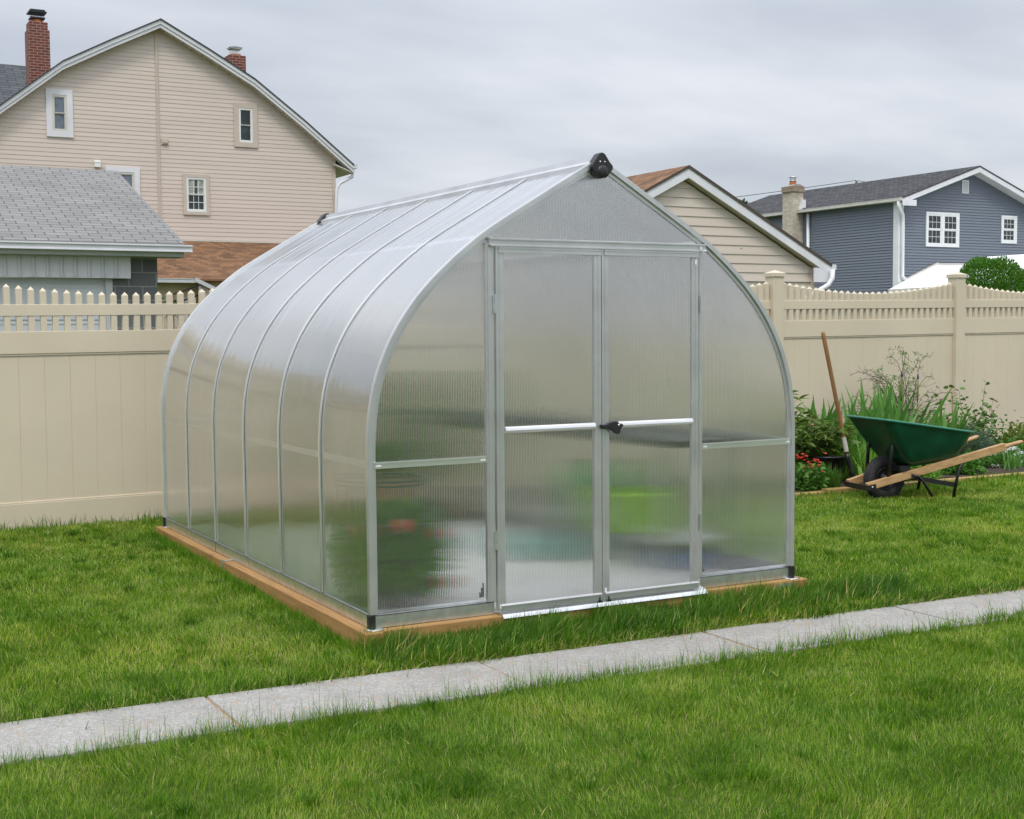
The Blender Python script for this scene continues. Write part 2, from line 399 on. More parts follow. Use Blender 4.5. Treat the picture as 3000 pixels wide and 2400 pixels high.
def concrete_mat():
    mt, t, p = new_mat('sidewalk_concrete')
    co = t.add('ShaderNodeTexCoord').outputs['Object']
    f1 = t.noise(co, 1.1, 4); f2 = t.noise(co, 60, 3, .6)
    vo = t.add('ShaderNodeTexVoronoi', {'Vector': co, 'Scale': 170.0}); vo2 = t.add('ShaderNodeTexVoronoi', {'Vector': co, 'Scale': 48.0})
    f0 = t.noise(co, 5.0, 5, .65)
    base = t.ramp(f2, [(.3, (.265, .258, .248)), (.7, (.390, .380, .365))])
    base = t.mix(t.ramp(f0, [(.42, (.45, .45, .45)), (.62, (0, 0, 0))]), base, (.20, .19, .17))
    sy = t.add('ShaderNodeSeparateXYZ', {0: co}); ed_ = t.math('ABSOLUTE', t.math('ADD', t.math('ADD', sy.outputs[1], t.math('MULTIPLY', sy.outputs[0], .032)), .7038))
    ed_ = t.math('ADD', t.math('SUBTRACT', ed_, .240), t.math('MULTIPLY', t.math('SUBTRACT', f0, .5), .16))
    base = t.mix(t.math('MULTIPLY', ed_, 14.0, clamp=True), base, (.15, .125, .085))
    base = t.mix(t.math('MULTIPLY', f1, .35), base, (.36, .34, .31))
    sepc = t.add('ShaderNodeSeparateColor', {0: vo.outputs['Color']})
    dark = t.math('GREATER_THAN', sepc.outputs[0], .80); light = t.math('LESS_THAN', sepc.outputs[0], .13)
    base = t.mix(t.math('MULTIPLY', dark, .30), base, (.16, .17, .20))
    base = t.mix(t.math('MULTIPLY', light, .25), base, (.66, .65, .62))
    s2 = t.add('ShaderNodeSeparateColor', {0: vo2.outputs['Color']})
    rust = t.math('MULTIPLY', t.math('GREATER_THAN', s2.outputs[1], .965), .4)
    base = t.mix(rust, base, (.42, .27, .15))
    t.l.new(base, p.inputs['Base Color']); p.inputs['Roughness'].default_value = .9
    hh = t.math('ADD', t.math('MULTIPLY', vo.outputs[0], .6), f2)
    bn = t.add('ShaderNodeBump', {'Strength': .3, 'Distance': .003, 'Height': hh}); t.l.new(bn.outputs[0], p.inputs['Normal'])
    return mt
M['concrete'] = concrete_mat()
M['gravel'] = pmat('pale_gravel', (.84, .83, .82), .9, 0, .3, 45, .8, 60)
M['joint'] = pmat('wooden_joint', (.34, .22, .13), .9, 0, .25, 15)

def ground_mat():
    mt, t, p = new_mat('lawn_soil')
    co = t.add('ShaderNodeTexCoord').outputs['Object']
    f = t.noise(co, 30, 4, .65); f2 = t.noise(co, 1.3, 3)
    c = t.ramp(f, [(.3, (.040, .055, .012)), (.6, (.075, .12, .022)), (.8, (.13, .13, .045))])
    c = t.mix(t.math('MULTIPLY', f2, .5), c, (.05, .085, .02))
    t.l.new(c, p.inputs['Base Color']); p.inputs['Roughness'].default_value = 1.0; p.inputs['Specular IOR Level'].default_value = 0.0
    bn = t.add('ShaderNodeBump', {'Strength': .8, 'Distance': .02, 'Height': f}); t.l.new(bn.outputs[0], p.inputs['Normal'])
    return mt
M['ground'] = ground_mat()
def grass_mat():
    mt, t, p = new_mat('grass_blades')
    co = t.add('ShaderNodeTexCoord').outputs['Object']
    at = t.add('ShaderNodeAttribute', attribute_name='tint').outputs['Fac']
    c = t.ramp(at, [(0.0, (.045, .130, .006)), (.24, (.100, .245, .010)), (.48, (.205, .370, .018)), (.72, (.37, .49, .055)), (.90, (.58, .56, .20)), (1.0, (.64, .50, .26))])
    f = t.noise(co, 1.6, 4, .6)
    c = t.mix(t.ramp(f, [(.36, (.8, .8, .8)), (.60, (0, 0, 0))]), c, t.mix(1.0, c, (.60, .78, .62), 'MULTIPLY'))
    f3 = t.noise(co, .7, 2)
    c = t.mix(t.ramp(f3, [(.50, (0, 0, 0)), (.72, (.55, .55, .55))]), c, t.mix(1.0, c, (1.35, 1.1, .95), 'MULTIPLY'))
    t.l.new(c, p.inputs['Base Color']); p.inputs['Roughness'].default_value = .5; p.inputs['Specular IOR Level'].default_value = .3
    tr = t.add('ShaderNodeBsdfTranslucent', {'Color': c})
    ms = t.add('ShaderNodeMixShader', {0: .40, 1: p.outputs[0], 2: tr.outputs[0]})
    t.l.new(ms.outputs[0], t.n['Material Output'].inputs[0])
    return mt
M['grass'] = grass_mat()

# ------------------------------------------------------------------ ground
def clamp(a, lo, hi): return max(lo, min(hi, a))
def gz(x, y): return -.092+.034*clamp((y-.2)/3.4, 0, 1)+.0065*clamp(x-2.5, 0, 8)
xs = [-900, -300, -120, -60, -30, -12]+[-6+.5*i for i in range(41)]+[18, 24, 36, 60, 120, 300, 900]
ys = [-300, -100, -40, -15, -8]+[-6+.4*i for i in range(31)]+[8, 12, 20, 40, 80, 160, 400, 1500]
g = MB(); g.grid([[(x, y, gz(x, y)) for x in xs] for y in ys], True)
tag(g.build('ground', M['ground']), kind='structure')
# sidewalk: slabs 1.18 m long with thin joints
SW0, SW1 = -0.955, -0.47
swo = lambda x: .06-.032*(x+1.6)
s_ = MB()
xk = -0.885
jx = [xk+1.178*k for k in range(-5, 12)]
for a, b in zip(jx[:-1], jx[1:]):
    s_.prism([(a+.006, SW0+swo(a)), (b-.006, SW0+swo(b)), (b-.006, SW1+swo(b)), (a+.006, SW1+swo(a))], 'z', -.16, -.078+rnd.uniform(-.004, .004))
o = s_.build('sidewalk', M['concrete'], bevel=.005); tag(o, kind='structure')
s_ = MB()
for a in jx: s_.box(a-.0065, a+.0065, SW0+swo(a)+.005, SW1+swo(a)-.005, -.15, -.084)
tag(s_.build('sidewalk_joints', M['joint']), kind='structure')
# flower bed soil
s_ = MB()
bx = [2.95+.16*i for i in range(60)]; by = [2.97+.11*i for i in range(15)]
s_.grid([[(x, y, gz(x, y)+.028+.02*math.sin(x*7.3+y*3)*math.sin(y*9+x)) for x in bx] for y in by], True)
tag(s_.build('garden_soil', M['soil']), kind='structure')

# ------------------------------------------------------------------ greenhouse
W_, L_, NB = 2.44, 3.69, 6
half = [(1.22, .068), (1.22, .40), (1.222, .72), (1.220, .86), (1.208, .99), (1.182, 1.115), (1.140, 1.23), (1.082, 1.345), (1.002, 1.46), (.905, 1.568),
        (.775, 1.685), (.640, 1.788), (.500, 1.875), (.330, 1.975), (.165, 2.072), (.022, 2.155)]
def prof_at(z):            # half width at height z
    for (a, za), (b, zb) in zip(half[:-1], half[1:]):
        if za <= z <= zb: return a+(b-a)*(z-za)/(zb-za)
    return half[0][0] if z < half[0][1] else half[-1][0]
def smooth_curve(pts, n=3):
    out_ = []
    P = [pts[0]]+pts+[pts[-1]]
    for i in range(1, len(P)-2):
        p0, p1, p2, p3 = [np.array(q, float) for q in P[i-1:i+3]]
        for k in range(n):
            t = k/n
            out_.append(tuple(.5*((2*p1)+(-p0+p2)*t+(2*p0-5*p1+4*p2-p3)*t*t+(-p0+3*p1-3*p2+p3)*t**3)))
    out_.append(pts[-1]); return out_
curve = smooth_curve(half)
def offs(cv, d):           # offset outwards by d
    o_ = []
    for i in range(len(cv)):
        a = cv[max(i-1, 0)]; b = cv[min(i+1, len(cv)-1)]
        tx, tz = b[0]-a[0], b[1]-a[1]; l = math.hypot(tx, tz)
        o_.append((cv[i][0]+tz/l*d, cv[i][1]-tx/l*d))
    return o_
CX = 1.22
gh = thing('greenhouse', 'curved aluminium greenhouse with translucent panels and double doors on a timber base', 'greenhouse')
def sweep(mb, cv, d0, d1, y0, y1, sgn):
    a = offs(cv, d0); b = offs(cv, d1)
    rows = []
    for (ax_, az_), (bx_, bz_) in zip(a, b):
        q = [(CX+sgn*ax_, y0, az_), (CX+sgn*bx_, y0, bz_), (CX+sgn*bx_, y1, bz_), (CX+sgn*ax_, y1, az_)]
        rows.append(q if sgn > 0 else q[::-1])
    b0 = len(mb.v); mb.grid(rows, False, close_u=True)
    n = len(rows)
    mb.f.append([b0, b0+1, b0+2, b0+3][::-1]); mb.f.append([b0+(n-1)*4+i for i in range(4)]); mb.uv += [None]*2; mb.sm += [False]*2
arc = [0]
for a, b in zip(curve[:-1], curve[1:]): arc.append(arc[-1]+math.hypot(b[0]-a[0], b[1]-a[1]))
bay = L_/NB
for side in (-1, 1):
    for k in range(NB):
        y0, y1 = k*bay+.006, (k+1)*bay-.006
        mb = MB(); ny = 5
        for d, fl in ((.0, 1), (-.006, -1)):
            cv = offs(curve, d-.001)
            rows = [[(CX+side*x, y0+(y1-y0)*j/ny, z) for j in range(ny+1)] for x, z in cv]
            uvf = lambda i, j, y0=y0, y1=y1: (y0+(y1-y0)*j/ny, arc[min(i, len(arc)-1)])
            b = len(mb.f); mb.grid(rows, True, uvf=uvf)
            if side*fl < 0:
                for q in range(b, len(mb.f)): mb.f[q] = mb.f[q][::-1]; mb.uv[q] = mb.uv[q][::-1]
        mb.build('side_panel', M['panel'], gh)
for k in range(NB+1):
    y = k*bay
    for side in (-1, 1):
        mb = MB()
        if k in (0, NB):
            f = -1 if k == 0 else 1
            ya, yb = sorted((y-f*.004+f*.0, y+f*.026)); ya2, yb2 = sorted((y+f*.020, y-f*.012))
            sweep(mb, curve, -.012, .010, min(y-.012*-f*-1, y+f*.018), max(y-.012*-f*-1, y+f*.018), side)
            sweep(mb, curve, .010, .013, min(y+f*.015, y-f*.010), max(y+f*.015, y-f*.010), side)
            sweep(mb, curve, -.030, -.012, min(y+f*.006, y-f*.004), max(y+f*.006, y-f*.004), side)
        else:
            sweep(mb, curve, .001, .008, y-.0075, y+.0075, side)
            sweep(mb, curve, -.028, -.008, y-.008, y+.008, side)
        mb.build('frame_rib', M['alu_bright'] if k else M['alu'], gh)
# ridge
mb = MB()
mb.prism([(CX-.060, 2.122), (CX-.050, 2.105), (CX+.050, 2.105), (CX+.060, 2.122), (CX+.058, 2.150), (CX+.024, 2.168), (CX+.018, 2.192), (CX-.018, 2.192), (CX-.024, 2.168), (CX-.058, 2.150)], 'y', -.005, L_+.005)
mb.build('ridge_beam', M['alu'], gh)
mb = MB()
for sg in (-1, 1):
    mb.box(CX+sg*.066-.004, CX+sg*.066+.004, .02, L_-.02, 2.098, 2.128)
mb.build('ridge_channel', M['alu'], gh)
for k in range(1, NB):
    for sg in (-1, 1):
        mb = MB(); mb.box(CX+sg*.071-.006, CX+sg*.071+.008, k*bay-.008, k*bay+.008, 2.104, 2.122)
        mb.build('rib_clip', M['black'], gh)
for y0, y1, ff in ((-.040, .012, -1), (L_-.030, L_+.040, 1)):
    mb = MB()
    pts = [(-.058, 2.140), (-.050, 2.152), (-.018, 2.196), (-.006, 2.203), (.006, 2.203), (.018, 2.196), (.044, 2.160), (.062, 2.142), (.062, 2.126), (.036, 2.094), (.022, 2.082), (-.020, 2.082), (-.036, 2.096), (-.060, 2.128)]
    if ff > 0: pts = [(x*1.25, 2.14+(z-2.14)*1.05) for x, z in pts]
    mb.prism([(CX+x, z) for x, z in pts], 'y', y0, y1)
    o = mb.build('ridge_cap', M['black'], gh, bevel=.004)
    if ff < 0:
        mb = MB(); mb.lathe([(0.0, .005), (.018, .004), (.030, 0), (.032, -.006)], (CX+.002, y0-.004, 2.112), 16, ax=(0, -1, 0)); mb.build('boss', M['black'], o)
        for sx_ in (-.013, .013):
            mb = MB(); mb.lathe([(0, .005), (.003, .004), (.005, 0)], (CX+sx_, y0-.001, 2.158), 10, ax=(0, -1, 0)); mb.build('screw', M['steel'], o)
# gable panels (front y=0, rear y=L_)
def gable_panel(poly, y, name='gable_panel', parent=gh, t_=.006):
    mb = MB()
    for yy, fl in ((y-t_/2, 0), (y+t_/2, 1)):
        q = [(x, yy, z) for x, z in poly]; uvq = [(x, z) for x, z in poly]
        ar = sum(poly[i][0]*poly[(i+1) % len(poly)][1]-poly[(i+1) % len(poly)][0]*poly[i][1] for i in range(len(poly)))
        if (ar < 0) != bool(fl): q = q[::-1]; uvq = uvq[::-1]
        mb.face(q, uvq)
    return mb.build(name, M['panel'], parent)
inner = offs(curve, -.012)
DXL, DXR, HZ = .600, 1.832, 1.775
for y in (.008, L_-.008):
    L1 = [(CX-x, z) for x, z in inner if CX-x < DXL-.01]
    zt = [z for x, z in inner if CX-x >= DXL-.01][0]
    gable_panel([(DXL, .068)]+[(DXL, zt)]+L1[::-1], y)
    L1 = [(CX+x, z) for x, z in inner if CX+x > DXR+.01]
    gable_panel([(DXR, .068)]+L1+[(DXR, zt)], y)
    T = [(CX-x, z) for x, z in inner if z > HZ+.002]; T2 = [(CX+x, z) for x, z in inner if z > HZ+.002]
    gable_panel([(CX-prof_at(HZ)+.015, HZ)]+T+T2[::-1]+[(CX+prof_at(HZ)-.015, HZ)], y, 'top_panel')
gable_panel([(DXL, .068), (DXR, .068), (DXR, HZ), (DXL, HZ)], L_-.008, 'rear_panel')
# base
def sill(mb, x0, y0, x1, y1, inx, iny):
    pass
for nm, args in (('a', (-.004, .002, 0, L_)), ('b', (W_-.002, W_+.004, 0, L_))):
    x0, x1, y0, y1 = args; s2 = 1 if nm == 'a' else -1
    mb = MB(); mb.box(x0, x1, y0, y1, 0.003, .062)
    xo = x0 if nm == 'a' else x1
    mb.prism([(xo, .062), (xo+s2*.034, .072), (xo+s2*.034, .066), (xo, .058)], 'y', y0, y1)
    mb.box(min(xo, xo+s2*.045), max(xo, xo+s2*.045), y0, y1, .001, .004)
    mb.build('base_frame', M['galv'], gh)
    mb = MB(); mb.box(xo-.0015, xo+.0015, 4*bay-.001, 4*bay+.001, .003, .062); mb.build('base_seam', M['black'], gh)
for (x0, x1) in ((0.003, DXL+.028), (DXR+.003, W_-.003)):
    mb = MB(); mb.box(x0, x1, -.004, .002, .003, .062)
    mb.prism([(-.004, .062), (.034, .072), (.034, .066), (-.004, .058)], 'x', x0, x1)
    mb.build('base_frame', M['galv'], gh)
mb = MB(); mb.box(.003, W_-.003, L_-.002, L_+.004, .003, .070); mb.build('base_frame', M['galv'], gh)
for x in (-.001, W_+.001):
    for y in (-.001, L_+.001):
        mb = MB(); mb.box(x-.016, x+.016, y-.016, y+.016, .002, .066); mb.build('corner_cap', M['black'], gh, bevel=.003)
        mb = MB(); mb.lathe([(0, .0022), (.038, .0022), (.039, 0)], (x+(.012 if x < 1 else -.0), y-.006, .0005), 16); mb.build('anchor_plate', M['steel'], gh)
# jambs, header, cross rails
for x0, x1 in ((.588, .612), (1.822, 1.838)):
    mb = MB(); mb.box(x0, x1, -.016, .004, .066, HZ-.02); mb.box(x0+(.010 if x0 < 1 else -.008), x1+(.014 if x0 < 1 else -.012), -.024, -.012, .066, HZ-.02)
    mb.build('door_jamb', M['alu'], gh)
mb = MB(); mb.box(.600, 1.842, -.038, -.006, 1.742, 1.768)
mb.prism([(-.046, 1.768), (-.006, 1.772), (-.006, 1.780), (-.046, 1.774)], 'x', .600, 1.842)
mb.prism([(-.046, 1.738), (-.038, 1.744), (-.038, 1.748), (-.046, 1.742)], 'x', .600, 1.842)
mb.build('door_track', M['alu'], gh)
def crossrail(x0, x1, y, name='cross_rail'):
    mb = MB(); mb.box(x0, x1, y-.010, y, .728, .757); mb.box(x0, x1, y-.014, y-.010, .750, .757)
    mb.build(name, M['alu_bright'], gh)
crossrail(.018, .590, -.002); crossrail(1.838, W_-.018, -.002)
for x in (.030, 1.850, .56, 2.40):
    mb = MB(); mb.box(x-.003, x+.022, -.0135, -.012, .737, .747); mb.build('sticker', M['white'], gh)
mb = MB(); mb.box(.02, W_-.02, L_-.03, L_-.015, .728, .757); mb.build('cross_rail', M['alu_bright'], gh)
mb = MB(); mb.box(CX-prof_at(1.79)+.03, CX+prof_at(1.79)-.03, L_-.03, L_-.015, 1.745, 1.775); mb.build('cross_rail', M['alu_bright'], gh)
for x in (.60, 1.22, 1.83):
    mb = MB(); mb.box(x-.012, x+.012, L_-.033, L_-.014, .06, prof_at(1) and (2.08 if x == 1.22 else 1.76)); mb.build('rear_post', M['alu'], gh)
for x0, x1 in ((.0085, .0165), (W_-.0165, W_-.0085)):
    mb = MB(); mb.box(x0, x1, .02, L_-.02, .728, .757); mb.build('side_rail', M['alu_bright'], gh)
seg = [(x, z) for x, z in curve if 1.74 < z < 1.84]
for side in (-1, 1):
    mid_ = min(range(len(curve)), key=lambda i: abs(curve[i][1]-1.788)); a_, b_ = curve[mid_-1], curve[mid_+1]
    l_ = math.hypot(b_[0]-a_[0], b_[1]-a_[1]); t_ = ((b_[0]-a_[0])/l_*.016, (b_[1]-a_[1])/l_*.016); c_ = curve[mid_]
    mb = MB(); sweep(mb, [(c_[0]-t_[0], c_[1]-t_[1]), (c_[0]+t_[0], c_[1]+t_[1])], -.0165, -.0085, .02, L_-.02, side)
    mb.build('roof_purlin', M['alu_bright'], gh)
# sill of the door
mb = MB(); mb.prism([(-.061, -.012), (-.057, .002), (-.004, .003), (-.004, .016), (-.024, .013), (-.056, .006), (-.064, -.012)], 'x', .645, 1.838)
mb.build('door_threshold', M['alu_bright'], gh)
for x in (.600,):
    pass
# doors
def door(x0, x1, hinge_left):
    d = bpy.data.objects.new('door', None); C.objects.link(d); d.parent = gh
    ya, yb = -.036, -.014; zt, zb = 1.738, .020; st = .040
    mb = MB()
    mb.box(x0, x0+st, ya, yb, zb, zt); mb.box(x1-st, x1, ya, yb, zb, zt)
    mb.box(x0+st, x1-st, ya, yb, zt-.028, zt); mb.box(x0+st, x1-st, ya, yb, zb, zb+.024)
    mb.box(x0+.016, x0+.019, ya-.003, ya, zb, zt); mb.box(x1-.019, x1-.016, ya-.003, ya, zb, zt)
    mb.build('door_frame', M['alu'], d)
    mb = MB(); mb.box(x0+.012, x1-.002, ya-.008, ya-.001, zt-.030, zt-.006); mb.box(x0+.012, x1-.002, ya-.012, ya-.008, zt-.011, zt-.006)
    mb.build('top_rail', M['alu'], d)
    mb = MB(); mb.box(x0+.012, x1-.002, ya-.010, ya-.001, zb-.002, zb+.022)
    mb.prism([(ya-.014, zb+.022), (ya+.002, zb+.028), (ya+.002, zb+.032), (ya-.014, zb+.026)], 'x', x0+.012, x1-.002)
    mb.build('bottom_rail', M['alu'], d)
    mb = MB()
    hc = [(ya-.002, .862), (ya-.012, .866), (ya-.016, .876), (ya-.013, .887), (ya-.004, .893), (ya+.004, .893), (ya+.004, .862)]
    mb.prism(hc, 'x', x0+st+.001, x1-st-.001); mb.build('middle_rail', M['alu_bright'], d)
    mb = MB()
    p_ = gable_panel([(x0+st-.004, zb+.018), (x1-st+.004, zb+.018), (x1-st+.004, zt-.02), (x0+st-.004, zt-.02)], -.024, 'door_panel', d)
    xh = x0-.006 if hinge_left else x1+.012
    for zc in (1.47, .357):
        mb = MB(); mb.box(xh-.0045, xh+.0045, ya-.009, ya-.0021, zc-.043, zc+.043); mb.box(xh-.006, xh+.006, ya-.002, ya+.010, zc-.043, zc+.043)
        mb.build('hinge', M['galv'], d)
    xs_ = x1-.020 if hinge_left else x0+.028
    mb = MB(); mb.tube([(xs_, ya-.012, .010), (xs_, ya-.012, .034)], .0045, 8); mb.box(xs_-.010, xs_+.010, ya-.020, ya-.006, .006, .014); mb.build('floor_bolt', M['black'], d)
    return d
mb = MB(); mb.box(1.800, 1.812, -.0465, -.0462, 1.748, 1.762); mb.build('sticker', M['white'], gh)
dl = door(.632, 1.2125, True); dr = door(1.2165, 1.797, False)
mb = MB(); mb.box(1.772, 1.786, -.0400, -.0395, 1.672, 1.697); mb.build('sticker', M['white'], dr)
mb = MB(); mb.box(.638, .648, -.0400, -.0395, .030, .052); mb.build('sticker', M['white'], dl)
mb = MB(); mb.box(1.226, 1.238, -.0400, -.0395, .050, .074); mb.build('sticker', M['white'], dr)
# latch on the right door
mb = MB(); yb = -.060
P2 = [(1.196, .884), (1.200, .868), (1.216, .860), (1.232, .866), (1.262, .852), (1.286, .836), (1.298, .832), (1.308, .840), (1.310, .860), (1.320, .866), (1.328, .874), (1.320, .884), (1.306, .884), (1.296, .894), (1.274, .896), (1.246, .892), (1.234, .884), (1.214, .882)]
mb.prism(P2, 'y', yb, yb+.018); lt = mb.build('door_latch', M['black'], dr, bevel=.003)
mb = MB(); mb.box(1.262, 1.300, yb+.018, -.038, .868, .896); mb.build('latch_mount', M['black'], dr)
mb = MB(); mb.lathe([(0, .004), (.004, .003), (.006, 0)], (1.298, yb-.001, .878), 10, ax=(0, -1, 0)); mb.build('screw', M['steel'], dr)
mb = MB(); mb.prism([(.560, .085), (.585, .085), (.585, .150)], 'y', .018, .03); mb.build('corner_gusset', M['black'], gh)
mb = MB(); mb.prism([(1.845, .085), (1.880, .085), (1.845, .150)], 'y', .018, .03); mb.build('corner_gusset', M['black'], gh)
for k in range(1, NB):
    mb = MB(); mb.box(-.006, .004, k*bay+.006, k*bay+.020, .066, .082); mb.build('rib_foot', M['steel'], gh)

# timber frame beneath
tf = thing('timber_base', 'orange-brown treated timber frame under the greenhouse', 'timber frame')
TZ = -.001
def beam(x0, x1, y0, y1, mat, nm='timber_beam'):
    mb = MB(); mb.box(x0, x1, y0, y1, -.17, TZ); return mb.build(nm, mat, tf, bevel=.004)
beam(-.058, .026, -.083, L_+.05, M['timber'])
beam(W_-.026, W_+.070, -.060, L_+.05, M['timber'])
beam(.0265, W_-.0265, -.052, .040, M['timber_x'])
beam(.0265, W_-.0265, L_-.04, L_+.05, M['timber_x'])
mb = MB(); mb.box(W_-.14, W_-.028, -.0565, -.0525, -.09, -.012); mb.build('corner_bracket', M['galv'], tf)
st = thing('anchor_strap', 'small galvanised strap nailed to the long side of the timber frame', 'bracket')
mb = MB(); mb.box(-.0625, -.0585, 2.10, 2.135, -.12, .006); mb.box(-.0625, -.004, 2.10, 2.135, .001, .003); mb.build('strap', M['galv'], st)
mb = MB(); mb.lathe([(0, .003), (.004, .002), (.005, 0)], (-.063, 2.117, -.012), 8, ax=(-1, 0, 0)); mb.build('nail_head', M['steel'], st)

# gravel floor
g = MB(); g.grid([[(x, y, -.012+rnd.uniform(-.004, .004)) for x in [.03+.1*i for i in range(24)]+[W_-.03]] for y in [.045+.1*i for i in range(37)]+[L_-.045]], True)
tag(g.build('gravel_floor', M['gravel']), kind='structure')

# ------------------------------------------------------------------ fence
fe = thing('vinyl_fence', 'long tan vinyl privacy fence with scalloped picket top behind the greenhouse', 'fence')
zf = lambda x: .0082*(x+1)
FY = 4.5; posts = [6.078+2.44*k for k in range(-4, 4)]
for px_ in posts:
    mb = MB(); mb.box(px_-.0635, px_+.0635, FY-.0635, FY+.0635, -.25, 1.795, zf); po = mb.build('post', M['fence'], fe, bevel=.004)
    mb = MB(); zc = 1.795+zf(px_); r_ = .074
    mb.box(px_-r_, px_+r_, FY-r_, FY+r_, zc-.012, zc+.022)
    q = [(px_-r_, FY-r_, zc+.022), (px_+r_, FY-r_, zc+.022), (px_+r_, FY+r_, zc+.022), (px_-r_, FY+r_, zc+.022)]; ap = (px_, FY, zc+.052)
    for i in range(4): mb.face([q[i], q[(i+1) % 4], ap])
    mb.build('post_cap', M['fence'], po)
M['groove'] = pmat('fence_groove', (.40, .345, .24), .6, 0, .05)
REST = None
for pa, pb in zip(posts[:-1], posts[1:]):
    x0, x1 = pa+.0635, pb-.0635
    n = 13; bwid = (x1-x0)/n
    mb = MB()
    for i in range(n):
        a, b = x0+i*bwid, x0+(i+1)*bwid
        # boards with a small V groove between
        P_ = [(a, FY-.0085), (a+.002, FY-.011), (b-.002, FY-.011), (b, FY-.0085), (b, FY+.011), (a, FY+.011)]
        mb.prism(P_, 'z', .08+zf(a), 1.24+zf(a))
    mb.build('tongue_board_panel', M['fence'], fe)
    mb = MB(); mb.box(x0, x1, FY-.024, FY+.024, -.12, .128, zf); mb.box(x0, x1, FY-.019, FY+.019, .128, .140, zf); mb.build('bottom_rail', M['fence'], fe, bevel=.003)
    mb = MB(); mb.box(x0, x1, FY-.024, FY+.024, 1.200, 1.360, zf); mb.box(x0, x1, FY-.019, FY+.019, 1.186, 1.1995, zf); mb.build('middle_rail', M['fence'], fe, bevel=.003)
    mb = MB(); mb.box(x0, x1, FY-.024, FY+.024, 1.470, 1.553, zf); mb.build('upper_rail', M['fence'], fe, bevel=.003)
    npk = 28; sp = (x1-x0)/npk
    for i in range(npk):
        xc = x0+(i+.5)*sp; u = abs(2*(xc-x0)/(x1-x0)-1); hw = .021
        zt = 1.553+.062+.105*u**1.9+zf(xc)
        mb = MB()
        mb.box(xc-hw, xc+hw, FY-.020, FY+.020, 1.3605+zf(xc), zt)
        q = [(xc-hw, FY-.020, zt), (xc+hw, FY-.020, zt), (xc+hw, FY+.020, zt), (xc-hw, FY+.020, zt)]; ap = (xc, FY, zt+.026)
        for k in range(4): mb.face([q[k], q[(k+1) % 4], ap])
        if pa < -.5 and pa > -2 or pa > 6: mb.build('picket', M['fence'], fe); continue
        if REST is None: REST = MB()
        PK = REST
        off = len(PK.v); PK.v += mb.v; PK.f += [[j+off for j in f] for f in mb.f]; PK.uv += mb.uv; PK.sm += mb.sm
tag(REST.build('picket_row', M['fence'], fe), kind='stuff')

# ------------------------------------------------------------------ house helpers
def clip(poly, n, c):       # keep n.p <= c
    o_ = []
    for i in range(len(poly)):
        a, b = poly[i], poly[(i+1) % len(poly)]
        da = a[0]*n[0]+a[1]*n[1]-c; db = b[0]*n[0]+b[1]*n[1]-c
        if da <= 0: o_.append(a)
        if (da < 0 < db) or (db < 0 < da):
            t = da/(da-db); o_.append((a[0]+(b[0]-a[0])*t, a[1]+(b[1]-a[1])*t))
    return o_
def cut(q, r):              # convex polygon minus rectangle (u0, u1, z0, z1) -> convex pieces
    u0, u1, z0, z1 = r
    out_ = [clip(q, (1, 0), u0), clip(q, (-1, 0), -u1)]
    m_ = clip(clip(q, (-1, 0), -u0), (1, 0), u1)
    if len(m_) >= 3: out_ += [clip(m_, (0, 1), z0), clip(m_, (0, -1), -z1)]
    return [p for p in out_ if len(p) >= 3 and max(a[0] for a in p)-min(a[0] for a in p) > 1e-5 and max(a[1] for a in p)-min(a[1] for a in p) > 1e-5]
def siding(mb, poly, plane, pos, course, lip=.014, zstart=None, holes=()):
    """poly (u, z); plane 'y' faces -Y, plane 'x' faces -X"""
    z0 = min(p[1] for p in poly) if zstart is None else zstart; zt = max(p[1] for p in poly)
    def P(u, z, o_): return (u, pos-o_, z) if plane == 'y' else (pos-o_, u, z)
    z = z0
    while z < zt:
        qs = [clip(clip(poly, (0, -1), -z), (0, 1), z+course)]
        for h in holes: qs = [p for q in qs if len(q) >= 3 for p in cut(q, h)]
        for q in qs:
            if len(q) < 3: continue
            pts = [P(u, zz_, lip*max(0, 1-(zz_-z)/course)) for u, zz_ in q]
            ar = sum(q[i][0]*q[(i+1) % len(q)][1]-q[(i+1) % len(q)][0]*q[i][1] for i in range(len(q)))
            if (ar < 0) == (plane == 'y'): pts = pts[::-1]
            mb.face(pts)
            lo = [p for p in q if abs(p[1]-z) < 1e-5]
            if len(lo) >= 2:
                a, b = min(p[0] for p in lo), max(p[0] for p in lo)
                mb.face([P(a, z, 0), P(b, z, 0), P(b, z, lip), P(a, z, lip)])
        z += course
def roof_plane(mb, a, b, c_, d, th=.05):
    """a,b eave corners, c,d ridge corners above b,a; uv = metres along / up the slope"""
    a, b, c_, d = map(Vector, (a, b, c_, d))
    e = (b-a).normalized(); n = (b-a).cross(d-a).normalized()
    if n.z < 0: n = -n
    up = n.cross(e)
    if up.z < 0: up = -up
    o_ = a
    uvf = lambda p: ((p-o_).dot(e), (p-o_).dot(up))
    q = [a, b, c_, d]
    if (b-a).cross(d-a).z < 0: q = q[::-1]
    mb.face(q, [uvf(p) for p in q])
    lo = [p-Vector((0, 0, th)) for p in q]
    mb.face(lo[::-1], [(0, 0)]*4)
    for i in range(4):
        j = (i+1) % 4; mb.face([q[j], q[i], lo[i], lo[j]], [(0, 0), (.02, 0), (.02, .02), (0, .02)])
def rake(mb, pts, w_, y0, y1):
    for (xa, za), (xb, zb) in zip(pts[:-1], pts[1:]):
        mb.prism([(xa, za), (xb, zb), (xb, zb-w_), (xa, za-w_)], 'y', y0, y1)
